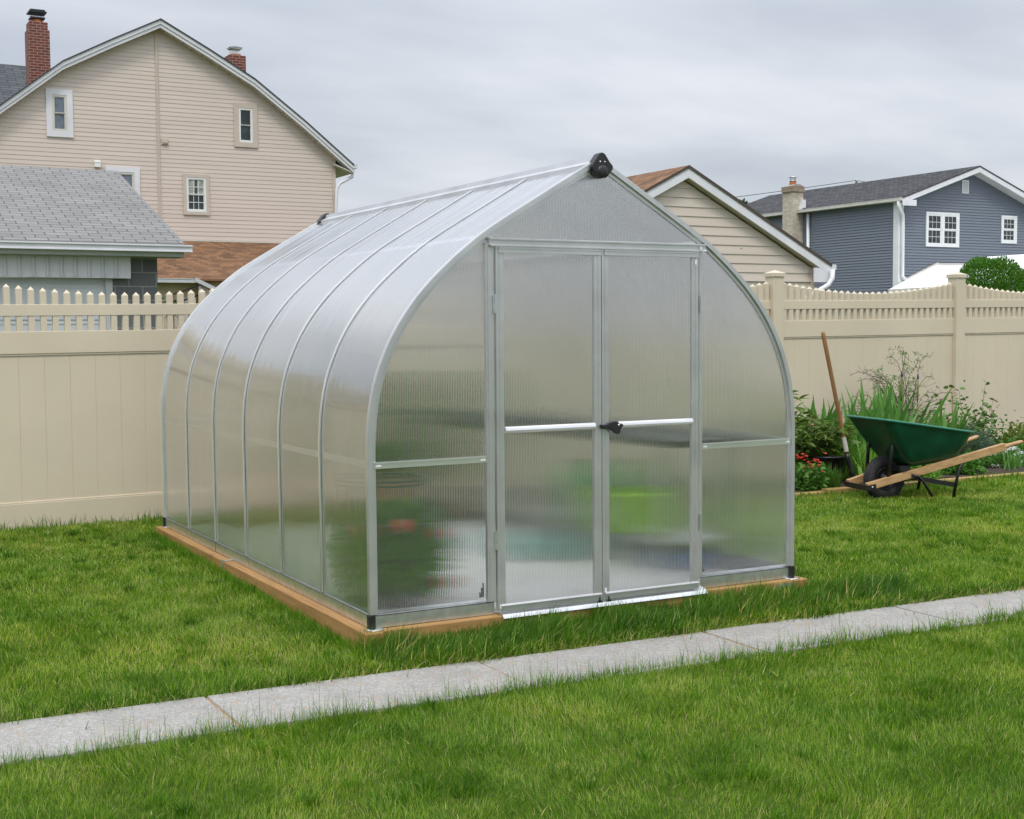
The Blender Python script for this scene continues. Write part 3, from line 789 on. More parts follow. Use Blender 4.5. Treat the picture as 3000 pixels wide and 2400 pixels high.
def uvbox(mb, x0, x1, y0, y1, z0, z1):
    for q, fu in (([(x0, y0, z0), (x1, y0, z0), (x1, y0, z1), (x0, y0, z1)], lambda p: (p[0], p[2])),
                  ([(x1, y0, z0), (x1, y1, z0), (x1, y1, z1), (x1, y0, z1)], lambda p: (p[1], p[2])),
                  ([(x1, y1, z0), (x0, y1, z0), (x0, y1, z1), (x1, y1, z1)], lambda p: (-p[0], p[2])),
                  ([(x0, y1, z0), (x0, y0, z0), (x0, y0, z1), (x0, y1, z1)], lambda p: (-p[1], p[2])),
                  ([(x0, y0, z1), (x1, y0, z1), (x1, y1, z1), (x0, y1, z1)], lambda p: (p[0], p[1]))):
        mb.face(q, [fu(p) for p in q])
def window(parent, x0, x1, z0, z1, y, case, cm, sm=None, grid=None, glass=('glassdark', 'glassdark'), mull=False, curtain=False, sash=.035):
    """double-hung window in a wall facing -Y; case = casing width outside x0..x1"""
    mb = MB()
    if case:
        mb.box(x0-case, x0, y-.03, y+.02, z0-case, z1+case); mb.box(x1, x1+case, y-.03, y+.02, z0-case, z1+case)
        mb.box(x0, x1, y-.03, y+.02, z1, z1+case); mb.box(x0, x1, y-.03, y+.02, z0-case, z0)
    mb.box(x0, x1, y-.012, y-.004, z0, z0+.01)
    wd = mb.build('window', M[cm], parent)
    fm = M[sm or 'white']; spans = [(x0, x1)]
    if mull:
        xm = (x0+x1)/2; spans = [(x0, xm-.03), (xm+.03, x1)]
        mb = MB(); mb.box(xm-.03, xm+.03, y-.034, y, z0, z1); mb.build('mullion', fm, wd)
    for a, b in spans:
        fr = .05; zm = (z0+z1)/2
        mb = MB()
        for u0, u1, v0, v1, yy in ((a, a+fr, z0, z1, y-.02), (b-fr, b, z0, z1, y-.02), (a+fr, b-fr, z1-fr, z1, y-.02), (a+fr, b-fr, z0, z0+fr, y-.02)):
            mb.box(u0, u1, yy, y+.03, v0, v1)
        ia, ib = a+fr, b-fr
        for v0, v1, yy in ((zm, z1-fr, y+.0), (z0+fr, zm, y+.015)):
            s = sash
            mb.box(ia, ia+s, yy-.01, yy+.02, v0, v1); mb.box(ib-s, ib, yy-.01, yy+.02, v0, v1)
            mb.box(ia+s, ib-s, yy-.01, yy+.02, v1-s, v1); mb.box(ia+s, ib-s, yy-.01, yy+.02, v0, v0+s)
            if grid:
                nx, nz = grid
                for i in range(1, nx):
                    xx = ia+s+(ib-ia-2*s)*i/nx; mb.box(xx-.007, xx+.007, yy+.001, yy+.008, v0+s, v1-s)
                for i in range(1, nz):
                    z_ = v0+s+(v1-v0-2*s)*i/nz; mb.box(ia+s, ib-s, yy+.002, yy+.007, z_-.009, z_+.009)
        mb.build('sash', fm, wd)
        for gi, (v0, v1, yy) in enumerate(((zm, z1-fr, y+.012), (z0+fr, zm, y+.027))):
            mb = MB(); mb.face([(ia, yy, v0), (ib, yy, v0), (ib, yy, v1), (ia, yy, v1)]); mb.build('pane', M[glass[gi]], wd)
        if curtain:
            mb = MB()
            for (ca, cb) in ((ia+.02, ia+.02+.40*(ib-ia)), (ib-.02-.40*(ib-ia), ib-.02)):
                cols = [ca+(cb-ca)*i/12 for i in range(13)]
                mb.grid([[(c, y+.010+.0012*math.sin(i*2.2), z) for i, c in enumerate(cols)] for z in (zm+.02, z1-fr-.01)], True)
            mb.build('curtain', M['curtain'], wd)
    return wd
def gutter(mb, p0, p1, w_=.12, h_=.10):
    mb.obox(p0, p1, w_, h_); 
    p0 = Vector(p0); p1 = Vector(p1)
    mb.obox(p0+Vector((0, 0, h_/2)), p1+Vector((0, 0, h_/2)), w_+.02, .018)

# ---- beige house (gambrel-like gable end towards the garden)
HY = 32.5
bh = thing('beige_house', 'large beige clapboard house with curved gambrel gable and two brick chimneys behind the fence', 'house')
ap, kl, kr, el, er = (7.26, 10.09), (4.60, 8.70), (9.94, 8.67), (.80, 5.55), (12.98, 6.36)
mid = lambda a, b, t, h: (a[0]+(b[0]-a[0])*t, a[1]+(b[1]-a[1])*t+h)
roofL = [el, mid(el, kl, .5, .06), kl, mid(kl, ap, .5, .02), ap]
roofR = [ap, mid(ap, kr, .5, .02), kr, mid(kr, er, .5, .05), er]
rp = roofL+roofR[1:]
sh = lambda p, d: (p[0], p[1]-d)
wallpoly = [(1.2, -.3), (12.42, -.3)]+[(12.42, 6.72)]+[sh(p, .20) for p in rp[::-1] if 1.2 < p[0] < 12.42]+[(1.2, 5.72)]
for (a, b, nm) in ((1.2, 7.16, 'wall'), (7.24, 12.42, 'wall')):
    q = clip(clip(wallpoly, (-1, 0), -a), (1, 0), b)
    mb = MB(); siding(mb, q, 'y', HY, .1195, .009, holes=[(4.34, 4.73, 6.84, 7.82), (9.535, 9.945, 6.86, 7.84), (7.96, 8.53, 4.80, 5.77), (5.86, 6.51, 4.85, 5.82)]); mb.build(nm, M['beige'], bh)
mb = MB(); mb.box(7.16, 7.24, HY-.035, HY, 3.0, 9.84); mb.box(7.185, 7.215, HY-.045, HY-.035, 3.0, 9.84); mb.build('seam_trim', M['beigetrim'], bh)
mb = MB(); mb.box(12.40, 12.50, HY-.035, HY+.05, -.3, 6.55); mb.build('corner_trim', M['beigetrim'], bh)
mb = MB(); mb.face([(12.5, HY, -.3), (12.5, HY+9, -.3), (12.5, HY+9, 6.6), (12.5, HY, 6.6)]); mb.face([(1.2, HY, -.3), (1.2, HY+9, -.3), (1.2, HY+9, 5.6), (1.2, HY, 5.6)]); mb.build('side_wall', M['beige'], bh)
mb = MB(); rake(mb, [sh(p, .035) for p in rp], .11, HY-.33, HY-.29); rake(mb, [sh(p, .145) for p in rp], .10, HY-.30, HY-.27); mb.build('rake_board', M['whitecool'], bh)
mb = MB()
for (a, b) in zip(rp[:-1], rp[1:]):
    mb.prism([sh(a, .22), sh(b, .22), sh(b, .235), sh(a, .235)], 'y', HY-.27, HY+.02)
mb.prism([(12.40, 6.32), (12.98, 6.10), (12.98, 6.13), (12.40, 6.35)], 'y', HY-.27, HY+9)
bhs = mb.build('soffit', M['offwhite'], bh)
mb = MB()
for (a, b) in zip(roofR[:-1], roofR[1:]):
    n = int(math.hypot(b[0]-a[0], b[1]-a[1])/.30)
    for i in range(n):
        t = (i+.5)/n; x = a[0]+(b[0]-a[0])*t; z = a[1]+(b[1]-a[1])*t-.236
        mb.box(x-.008, x+.008, HY-.27, HY-.01, z-.012, z-.001)
tag(mb.build('soffit_seams', M['soffit'], bhs), kind='stuff')
mb = MB()
for (a, b) in zip(rp[:-1], rp[1:]): 
    lo, hi = (a, b) if a[1] < b[1] else (b, a)
    roof_plane(mb, (lo[0], HY-.36, lo[1]), (lo[0], HY+9.3, lo[1]), (hi[0], HY+9.3, hi[1]), (hi[0], HY-.36, hi[1]), .035)
mb.build('roof', M['darkshingle'], bh)
mb = MB(); gutter(mb, (13.04, HY-.3, 6.30), (13.04, HY+9.2, 6.30)); mb.build('gutter', M['whitecool'], bh)
mb = MB(); mb.tube([(13.03, HY-.12, 6.22), (13.0, HY-.12, 6.02), (12.60, HY-.10, 5.80), (12.50, HY-.10, 5.62), (12.47, HY-.10, 5.0), (12.47, HY-.10, .1)], .05, 8); mb.build('downspout', M['whitecool'], bh)
mb = MB(); mb.box(1.95, 12.46, HY-.05, HY, 3.86, 3.985); mb.build('skirt_trim', M['offwhite'], bh)
window(bh, 4.34, 4.73, 6.84, 7.82, HY-.02, .155, 'whitecool', 'offwhite', glass=('glasssky', 'glasssky'), sash=.02)
window(bh, 9.535, 9.945, 6.86, 7.84, HY-.02, .145, 'beigetrim', 'white', sash=.012)
window(bh, 7.96, 8.53, 4.80, 5.77, HY-.02, .095, 'beigetrim', 'white', grid=(3, 2), curtain=True, sash=.02)
window(bh, 5.86, 6.51, 4.85, 5.82, HY-.02, .145, 'whitecool', 'offwhite', glass=('glasssky', 'glasssky'), sash=.02)
mb = MB(); mb.box(7.30, 7.46, HY-.06, HY, 6.665, 6.815); mb.box(7.285, 7.475, HY-.03, HY, 6.65, 6.83); mb.box(7.32, 7.44, HY-.085, HY-.06, 6.70, 6.735); mb.build('wall_vent', M['beigetrim'], bh)
mb = MB(); mb.box(5.42, 5.58, HY-.10, HY, 5.92, 6.06); mb.prism([(HY-.11, 6.06), (HY, 6.11), (HY, 6.06)], 'x', 5.415, 5.585); mb.build('dryer_vent', M['white'], bh)
def chimney(parent, x0, x1, y0, y1, z0, z1, mat, corbel=0, cap='brick'):
    mb = MB(); uvbox(mb, x0, x1, y0, y1, z0, z1)
    if corbel:
        uvbox(mb, x0+corbel, x1-corbel, y0+corbel, y1-corbel, z1, z1+.22)
    return mb.build('chimney', M[mat], parent)
c1 = chimney(bh, 4.07, 4.65, HY+1.8, HY+2.4, 7.0, 9.92, 'redbrick', .04)
mb = MB(); mb.lathe([(.17, 10.13), (.165, 10.27), (.13, 10.27)], (4.36, HY+2.1, 0), 14); mb.build('flue', M['terracotta'], c1)
M['mesh'] = pmat('cap_mesh', (.22, .22, .22), .5, .8)
mb = MB(); mb.box(4.36-.2, 4.36+.2, HY+1.9, HY+2.3, 10.25, 10.29)
for i in range(9):
    for yy in (HY+1.95, HY+2.25): mb.box(4.36-.16+i*.04-.004, 4.36-.16+i*.04+.004, yy-.004, yy+.004, 10.29, 10.41)
mb.box(4.36-.24, 4.36+.24, HY+1.86, HY+2.34, 10.41, 10.45); mb.box(4.36-.20, 4.36+.20, HY+1.9, HY+2.3, 10.45, 10.50); mb.build('chimney_cap', M['blackmetal'], c1)
c2 = chimney(bh, 9.66, 10.17, HY+1.2, HY+1.7, 7.8, 9.60, 'redbrick')
mb = MB(); mb.box(9.77, 10.05, HY+1.3, HY+1.6, 9.60, 9.66); mb.build('flue', M['terracotta'], c2)
mb = MB()
for i in range(8): mb.box(9.79+i*.034-.004, 9.79+i*.034+.004, HY+1.32, HY+1.328, 9.66, 9.81); mb.box(9.79+i*.034-.004, 9.79+i*.034+.004, HY+1.57, HY+1.578, 9.66, 9.81)
mb.box(9.73, 10.09, HY+1.27, HY+1.63, 9.811, 9.83); mb.prism([(9.71, 9.845), (10.11, 9.845), (9.91, 9.89)], 'y', HY+1.26, HY+1.64); mb.build('chimney_cap', M['steel'], c2)
# lean-to at its foot with brown shingles
mb = MB()
EY = 29.4
roof_plane(mb, (3.0, EY, 2.76), (12.3, EY, 2.76), (12.3, HY-.02, 3.97), (3.0, HY-.02, 3.97), .05)
mb.build('lower_roof', M['brownshingle'], bh)
mb = MB(); gutter(mb, (3.0, EY-.06, 2.70), (7.38, EY-.06, 2.70)); mb.build('gutter', M['greytrim'], bh)
mb = MB(); mb.box(3.0, 12.2, EY+.30, EY+.34, -.3, 2.70); mb.build('lower_wall', M['yellowwall'], bh)
po = thing('porch', 'small brown shingled porch with beige siding beside the cream wall, behind the fence pickets', 'porch')
mb = MB()
roof_plane(mb, (8.35, EY-.1, 2.30), (8.35, EY+2.4, 2.30), (7.30, EY+2.4, 2.80), (7.30, EY-.1, 2.80), .04)
mb.build('roof', M['brownshingle'], po)
mb = MB(); rake(mb, [(7.28, 2.79), (8.40, 2.26)], .11, EY-.16, EY-.12); mb.build('rake_board', M['greytrim'], po)
mb = MB(); siding(mb, [(7.45, -.3), (8.2, -.3), (8.2, 2.20), (7.45, 2.60)], 'y', EY-.02, .18, .012); mb.build('wall', M['beige'], po)
mb = MB(); mb.box(7.39, 7.45, EY-.08, EY-.02, -.3, 2.62); mb.build('corner_post', M['offwhite'], po)
mb = MB(); siding(mb, [(6.55, -.3), (7.39, -.3), (7.39, 2.40), (6.55, 2.08)], 'y', EY+.25, .18, .012); mb.build('low_wall', M['beige'], po)
sr = thing('stair_railing', 'dark slanted stair railing in front of the cream wall', 'railing')
mb = MB()
for dz in (0, -.25): mb.obox((6.0, EY-.2, 2.10+dz), (7.42, EY-.2, 2.60+dz), .04, .035)
mb.build('handrail', M['blackmetal'], sr)
mb = MB()
for i in range(12): mb = MB(); x = 6.05+i*.12; mb.box(x-.01, x+.01, EY-.21, EY-.19, .6, 1.87+(x-6.0)*.35); mb.build('baluster', M['offwhite'], sr)

# ---- slate roofed house further back on the left
sh_ = thing('slate_roof_house', 'house with dark slate-grey roof peeking out behind the red brick chimney', 'house')
mb = MB(); roof_plane(mb, (-3, 42, 8.0), (7.4, 42, 8.0), (7.4, 46.5, 11.15), (-3, 46.5, 11.25), .06); mb.build('roof', M['slate'], sh_)
mb = MB(); mb.box(-3, 7.0, 42.4, 46, -.3, 8.0); mb.build('wall', M['offwhite'], sh_)

# ---- grey block garage on the left
GY = 14.0
ga = thing('block_garage', 'grey concrete-block garage with light grey shingle roof and white door behind the left fence', 'garage')
mb = MB(); roof_plane(mb, (-4.0, GY, 2.63), (2.93, GY, 2.655), (2.93, 18.3, 4.17), (-4.0, 18.3, 4.17), .03)
roof_plane(mb, (2.93, 22.6, 2.65), (-4.0, 22.6, 2.65), (-4.0, 18.3, 4.165), (2.93, 18.3, 4.165), .03)
mb.build('roof', M['greyshingle'], ga)
mb = MB(); mb.box(-4, 3.02, GY-.10, GY+.01, 2.535, 2.60); mb.box(-4, 3.02, GY-.125, GY+.01, 2.60, 2.622); mb.box(-4, 3.02, GY-.115, GY+.0, 2.520, 2.534); mb.build('gutter', M['whitecool'], ga)
mb = MB(); mb.box(-4, 2.93, GY+.012, GY+.05, 2.455, 2.60); mb.build('fascia', M['greytrim'], ga)
mb = MB(); mb.box(-4, 2.93, GY+.052, GY+.40, 2.45, 2.475); mb.build('soffit', M['soffit'], ga)
mb = MB(); uvbox(mb, 1.96, 2.62, GY+.38, GY+8.2, -.3, 2.449)
mb.build('block_wall', M['cmu'], ga)
mb = MB(); mb.box(-4, 2.20, GY+.24, GY+.30, 2.14, 2.449)
for i in range(32):
    x = -3.9+i*.19; mb.box(x-.02, x+.0, GY+.215, GY+.24, 2.16, 2.43); mb.box(x+.03, x+.042, GY+.215, GY+.24, 2.16, 2.43)
mb.build('door_header', M['whitecool'], ga)
mb = MB(); mb.box(-4, 1.86, GY+.42, GY+.50, -.3, 2.14)
for k in range(6):
    x0 = -3.6+k*.92
    for z0, z1 in ((1.62, 2.0), (1.10, 1.48), (.55, .95)):
        mb.box(x0, x0+.78, GY+.41, GY+.42, z0, z0+.02); mb.box(x0, x0+.78, GY+.41, GY+.42, z1, z1+.02)
        mb.box(x0, x0+.02, GY+.41, GY+.42, z0+.02, z1); mb.box(x0+.76, x0+.78, GY+.41, GY+.42, z0+.02, z1)
for z in (.5, 1.04, 1.55, 2.07): mb.box(-4, 1.86, GY+.405, GY+.42, z-.006, z+.006)
mb.build('overhead_door', M['garagedoor'], ga)
mb = MB(); mb.box(1.86, 1.96, GY+.36, GY+.5, -.3, 2.14); mb.build('door_trim', M['greytrim'], ga)
sp_ = thing('sapling', 'thin dark sapling with a tuft of leaves seen between the pickets', 'sapling')
mb = MB(); mb.tube([(1.42, 9.0, -.1), (1.43, 9.0, .8), (1.45, 9.0, 1.75)], .022, 6); mb.build('trunk', M['bark'], sp_)
M['leafdark'] = leaf_mat('dark_leaves', (.03, .075, .018), (.05, .12, .03))
mb = MB()
for i in range(26):
    a = rnd.uniform(0, 2*PI); mb.leaf((1.44, 9.0, 1.62+rnd.uniform(-.05, .1)), (math.cos(a), math.sin(a), rnd.uniform(-.4, .8)), .13, .035, .8)
mb.build('foliage', M['leafdark'], sp_)

# ---- tan garage with brown roof behind the right of the greenhouse
TY = 11.0
tg = thing('tan_garage', 'tan sided garage with white trim and brown shingle gable roof behind the greenhouse', 'garage')
apx, apz, ex, ez = 9.73, 3.80, 12.56, 2.37
lx = 2*apx-ex
mb = MB()
roof_plane(mb, (lx, TY-.15, ez), (lx, TY+7, ez), (apx, TY+7, apz), (apx, TY-.15, apz), .03)
roof_plane(mb, (ex, TY+7, ez), (ex, TY-.15, ez), (apx, TY-.15, apz), (apx, TY+7, apz), .03)
mb.build('roof', M['brownshingle'], tg)
mb = MB(); rk = [(lx+.02, ez-.02), (apx, apz-.035), (ex-.02, ez-.02)]
rake(mb, rk, .15, TY-.14, TY-.11)
mb.box(ex-.36, ex-.04, TY-.138, TY-.112, ez-.29, ez-.06)
mb.build('rake_board', M['whitecool'], tg)
M['dripedge'] = pmat('roof_edge', (.075, .055, .045), .8)
mb = MB(); rake(mb, [(lx, ez+.003), (apx, apz+.003), (ex, ez+.003)], .045, TY-.156, TY-.151); mb.build('roof_edge', M['dripedge'], tg)
mb = MB(); rake(mb, [(x, z-.14) for x, z in rk], .012, TY-.108, TY+.02); mb.build('soffit', M['beigetrim'], tg)
mb = MB()
wp = [(lx+.3, 2.085), (12.27, 2.085), (12.27, ez-.07), (apx, apz-.215), (lx+.3, ez-.07)]
siding(mb, wp, 'y', TY, .1385, .014); mb.build('gable_siding', M['tan'], tg)
mb = MB(); mb.box(10.9, 12.27, TY+.01, TY+.05, -.3, 2.08); mb.build('wall', M['tan'], tg)
mb = MB(); mb.box(lx+.3, 10.9, TY+.10, TY+.14, -.3, 2.08); mb.build('dark_opening', M['garagedoor'], tg)
mb = MB(); mb.box(12.25, 12.31, TY-.03, TY+.03, -.3, 2.30); mb.build('corner_trim', M['tan'], tg)
mb = MB(); mb.box(12.29, 12.30, TY, TY+6.8, -.3, 2.30); mb.build('side_wall', M['tan'], tg)
mb = MB(); mb.box(ex-.02, ex+.10, TY-.14, TY+6.9, ez-.09, ez-.005); mb.build('gutter', M['whitecool'], tg)
mb = MB(); mb.tube([(12.52, TY-.20, 2.28), (12.50, TY-.22, 2.14), (12.40, TY-.24, 2.03), (12.02, TY-.10, 1.80), (11.86, TY-.08, 1.72), (11.84, TY-.08, 1.60), (11.84, TY-.08, 0)], .042, 8); mb.build('downspout', M['whitecool'], tg)
mb = MB(); mb.lathe([(0, .004), (.012, .003), (.014, 0)], (10.83, TY-.012, 2.60), 10, ax=(0, -1, 0)); mb.build('wall_hook', M['beigetrim'], tg)

# ---- blue house
BX, BY = 41.0, 38.0
blh = thing('blue_house', 'blue-grey clapboard two-storey house with charcoal roof, white gutters and a pale brick chimney', 'house')
ax_, az_, fx_ = 45.42, 8.62, 49.9
mb = MB()
lxe, lze = 40.72, 7.02
roof_plane(mb, (lxe, 52.1, lze), (lxe, BY-.55, lze), (ax_, BY-.55, az_), (ax_, 52.1, az_), .06)
roof_plane(mb, (fx_+.5, BY-.55, 6.85), (fx_+.5, 52.1, 6.85), (ax_, 52.1, az_), (ax_, BY-.55, az_), .06)
mb.build('roof', M['darkshingle'], blh)
mb = MB(); rake(mb, [(lxe-.0, lze-.04), (ax_, az_-.05), (fx_+.5, 6.80)], .24, BY-.53, BY-.49)
mb.box(lxe+.02, lxe+.82, BY-.528, BY-.492, lze-.36, lze-.10); mb.build('rake_board', M['whitecool'], blh)
mb = MB(); rake(mb, [(lxe+.2, lze-.20), (ax_, az_-.27), (fx_+.3, 6.62)], .02, BY-.49, BY+.01); mb.build('soffit', M['soffit'], blh)
mb = MB(); siding(mb, [(BX+.25, 2.0), (fx_, 2.0), (fx_, 6.80), (ax_, az_-.32), (BX+.25, 6.95)], 'y', BY, .127, .030, 2.0, [(42.70, 44.62, 5.02, 6.42), (47.50, 48.38, 5.28, 6.42)]); mb.build('gable_wall', M['blue'], blh)
mb = MB(); siding(mb, [(BY+.25, 2.0), (52.0, 2.0), (52.0, 6.9), (BY+.25, 6.9)], 'x', BX, .127, .030, 2.0); mb.build('side_wall', M['blue'], blh)
mb = MB(); mb.box(BX-.05, BX+.26, BY-.05, BY+.26, 1.0, 6.88); mb.build('corner_board', M['white'], blh)
mb = MB(); mb.box(BX, 52, BY+.3, 52, -.3, 2.0); mb.build('foundation', M['soffit'], blh)
mb = MB(); gutter(mb, (lxe-.07, 44.55, lze-.09), (lxe-.07, BY-.52, lze-.09), .14, .13); gutter(mb, (lxe-.07, 52, lze-.09), (lxe-.07, 45.2, lze-.09), .14, .13); mb.build('gutter', M['offwhite'], blh)
mb = MB(); mb.box(lxe, BX, BY-.4, 52, lze-.17, lze-.15); mb.build('eave_soffit', M['soffit'], blh)
mb = MB(); mb.tube([(lxe-.06, BY-.35, 6.86), (lxe-.05, BY-.35, 6.60), (BX+.06, BY-.18, 6.30), (BX+.12, BY-.14, 6.0), (BX+.12, BY-.14, 3.6), (BX+.25, BY-.25, 3.42)], .085, 8); mb.build('downspout', M['white'], blh)
mb = MB(); mb.tube([(BX-.10, 43.78, 6.8), (BX-.10, 43.78, 0)], .075, 8); mb.build('downspout', M['white'], blh)
window(blh, 42.70, 44.62, 5.02, 6.42, BY-.03, .07, 'white', 'white', grid=(3, 2), mull=True, sash=.05)
window(blh, 47.50, 48.38, 5.28, 6.42, BY-.03, .07, 'white', 'white', grid=(3, 2), sash=.05)
mb = MB(); mb.box(44.86, 45.27, BY-.05, BY, 7.40, 8.00); vent = mb.build('gable_vent', M['white'], blh)
mb = MB()
for i in range(7): z = 7.46+i*.07; mb.box(44.92, 45.21, BY-.075, BY-.051, z, z+.018)
mb.build('louvre', M['soffit'], vent)
c3 = chimney(blh, 40.35, 41.0, 44.25, 45.0, -.3, 8.02, 'palebrick')
mb = MB(); uvbox(mb, 40.31, 41.04, 44.21, 45.04, 7.88, 8.14); 
mb.build('corbel', M['palebrick'], c3)
M['mortarcap'] = pmat('mortar_cap', (.32, .30, .27), .9, 0, .2, 10)
mb = MB(); mb.prism([(40.33, 8.14), (41.02, 8.14), (40.80, 8.24), (40.55, 8.24)], 'y', 44.25, 45.0); mb.build('crown', M['mortarcap'], c3)
mb = MB(); mb.box(40.56, 40.79, 44.52, 44.75, 8.2, 8.42); mb.build('flue', M['terracotta'], c3)
mb = MB()
for i in range(14):
    a = 2*PI*i/14; x, y = 40.675+.14*math.cos(a), 44.635+.14*math.sin(a); mb.box(x-.01, x+.01, y-.01, y+.01, 8.42, 8.60)
mb.lathe([(.15, 8.42), (.15, 8.44), (.10, 8.44)], (40.675, 44.635, 0), 14); mb.lathe([(.21, 8.60), (.21, 8.615), (.03, 8.66), (0, 8.66)], (40.675, 44.635, 0), 14); mb.build('chimney_cap', M['steel'], c3)
mb = MB(); mb.box(40.80, 41.03, 44.10, 44.24, 7.1, 7.5); mb.box(40.70, 40.9, 44.12, 44.24, 6.95, 7.25); mb.build('flashing', M['white'], c3)
# white porch roof in front of it
wpn = thing('white_porch_roof', 'low white metal porch roof in front of the blue house', 'porch roof')
A = (41.15, BY-.03, 3.32); B = (43.35, BY-.03, 4.16); C3 = (50.5, BY-.03, 4.28); D = (50.5, 33.0, 3.15); E_ = (35.5, 33.0, 2.80)
mb = MB()
mb.face([E_, (43.5, 33.0, 3.2), B, A]); mb.face([(43.5, 33.0, 3.2), D, C3, B])
mb.face([(p[0], p[1], p[2]-.09) for p in (A, B, (43.5, 33.0, 3.2), E_)]); mb.face([(p[0], p[1], p[2]-.09) for p in (B, C3, D, (43.5, 33.0, 3.2))])
mb.build('roof', M['whiteroof'], wpn)
mb = MB(); mb.obox((E_[0]+.05, E_[1], E_[2]-.05), (43.5, 33, 3.14), .08, .16); mb.obox((43.5, 33, 3.14), (50.5, 33, 3.10), .08, .16); mb.obox((A[0], A[1]-.06, A[2]+.03), (B[0], B[1]-.06, B[2]+.04), .10, .10); mb.obox((B[0], B[1]-.05, B[2]+.02), (C3[0], C3[1]-.05, C3[2]+.03), .06, .05); mb.build('trim', M['offwhite'], wpn)
mb = MB(); mb.box(39.2, 39.35, 33.3, 33.45, -.3, 2.6); mb.box(44, 44.15, 33.3, 33.45, -.3, 3.0); mb.build('post', M['white'], wpn)
for k in range(6):
    pass
ns = thing('neighbour_shed', 'pale shed gable with white eaves at the far right edge', 'shed')
mb = MB(); roof_plane(mb, (38.6, 29.7, 3.33), (38.6, 33.0, 3.33), (40.9, 33.0, 4.20), (40.9, 29.7, 4.20), .04); roof_plane(mb, (43.2, 33.0, 3.33), (43.2, 29.7, 3.33), (40.9, 29.7, 4.20), (40.9, 33.0, 4.20), .04); mb.build('roof', M['whiteroof'], ns)
mb = MB(); rake(mb, [(38.62, 3.31), (40.9, 4.17), (43.2, 3.31)], .24, 29.66, 29.70); mb.build('rake_board', M['whitecool'], ns)
mb = MB(); mb.prism([(38.9, 2.75), (42.9, 2.75), (42.9, 3.2), (40.9, 3.95), (38.9, 3.2)], 'y', 29.95, 30.05); mb.build('gable', M['greytrim'], ns)
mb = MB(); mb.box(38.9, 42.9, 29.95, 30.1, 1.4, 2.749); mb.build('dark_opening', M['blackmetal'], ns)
for (dx, dy, dz, r_, lab) in ((13.60, 8.6, 2.13, .12, 'upper of the two small satellite dishes beside the round evergreen'), (13.72, 8.5, 2.02, .10, 'lower of the two small satellite dishes beside the round evergreen')):
    # antennas on a mast behind the evergreen
    k = (27+5.53)/(dy+5.53)
    X, Y, Z, RR = -2.29+(dx+2.29+1.18)*k, 27, 1.35+(dz-1.35)*k, r_*k
    dsh = thing('satellite_dish', lab, 'satellite dish', group='satellite dishes at the far right')
    mb = MB(); mb.lathe([(0, .05), (RR*.5, .03), (RR, -.05), (RR*1.02, -.03)], (X, Y, Z), 20, ax=(-.55, -.8, .25)); mb.build('reflector', M['greytrim'], dsh)
    mb = MB(); mb.tube([(X+.05, Y+.1, Z), (X+.05, Y+.15, 0)], .03, 6); mb.obox((X, Y, Z-RR*.6), (X-.25, Y-.35, Z-.1), .03, .03); mb.build('mast', M['steel'], dsh)

# utility pole and wire beyond the blue house
up = thing('utility_pole', 'distant utility pole top just above the blue house roof', 'utility pole')
mb = MB(); mb.tube([(70.4, 72, 0), (70.4, 72, 12.5)], .10, 8); mb.obox((70.1, 72, 12.2), (71.2, 72, 12.2), .08, .08); mb.build('pole', M['bark'], up)
mb = MB(); mb.tube([(70.4, 72, 12.5), (70.4, 72, 12.78)], .08, 8); mb.build('insulator', M['greytrim'], up)
mb = MB(); mb.tube([(71.1, 72, 12.24), (71.1, 72, 12.42)], .07, 6); mb.build('insulator', M['greytrim'], up)
wr = thing('power_wire', 'thin power wire sagging across the sky to the utility pole', 'wire')
mb = MB(); P_ = []
for i in range(25):
    t = i/24; a = Vector((36.0, 72, 8.1)); b = Vector((70.3, 72, 12.62)); P_.append(a.lerp(b, t)-Vector((0, 0, .25*4*t*(1-t))))
mb.tube(P_, .022, 5); mb.tube([(70.3, 72, 12.62), (72.2, 72, 12.5), (85, 72, 10.5)], .022, 5); mb.build('wire', M['blackmetal'], wr)

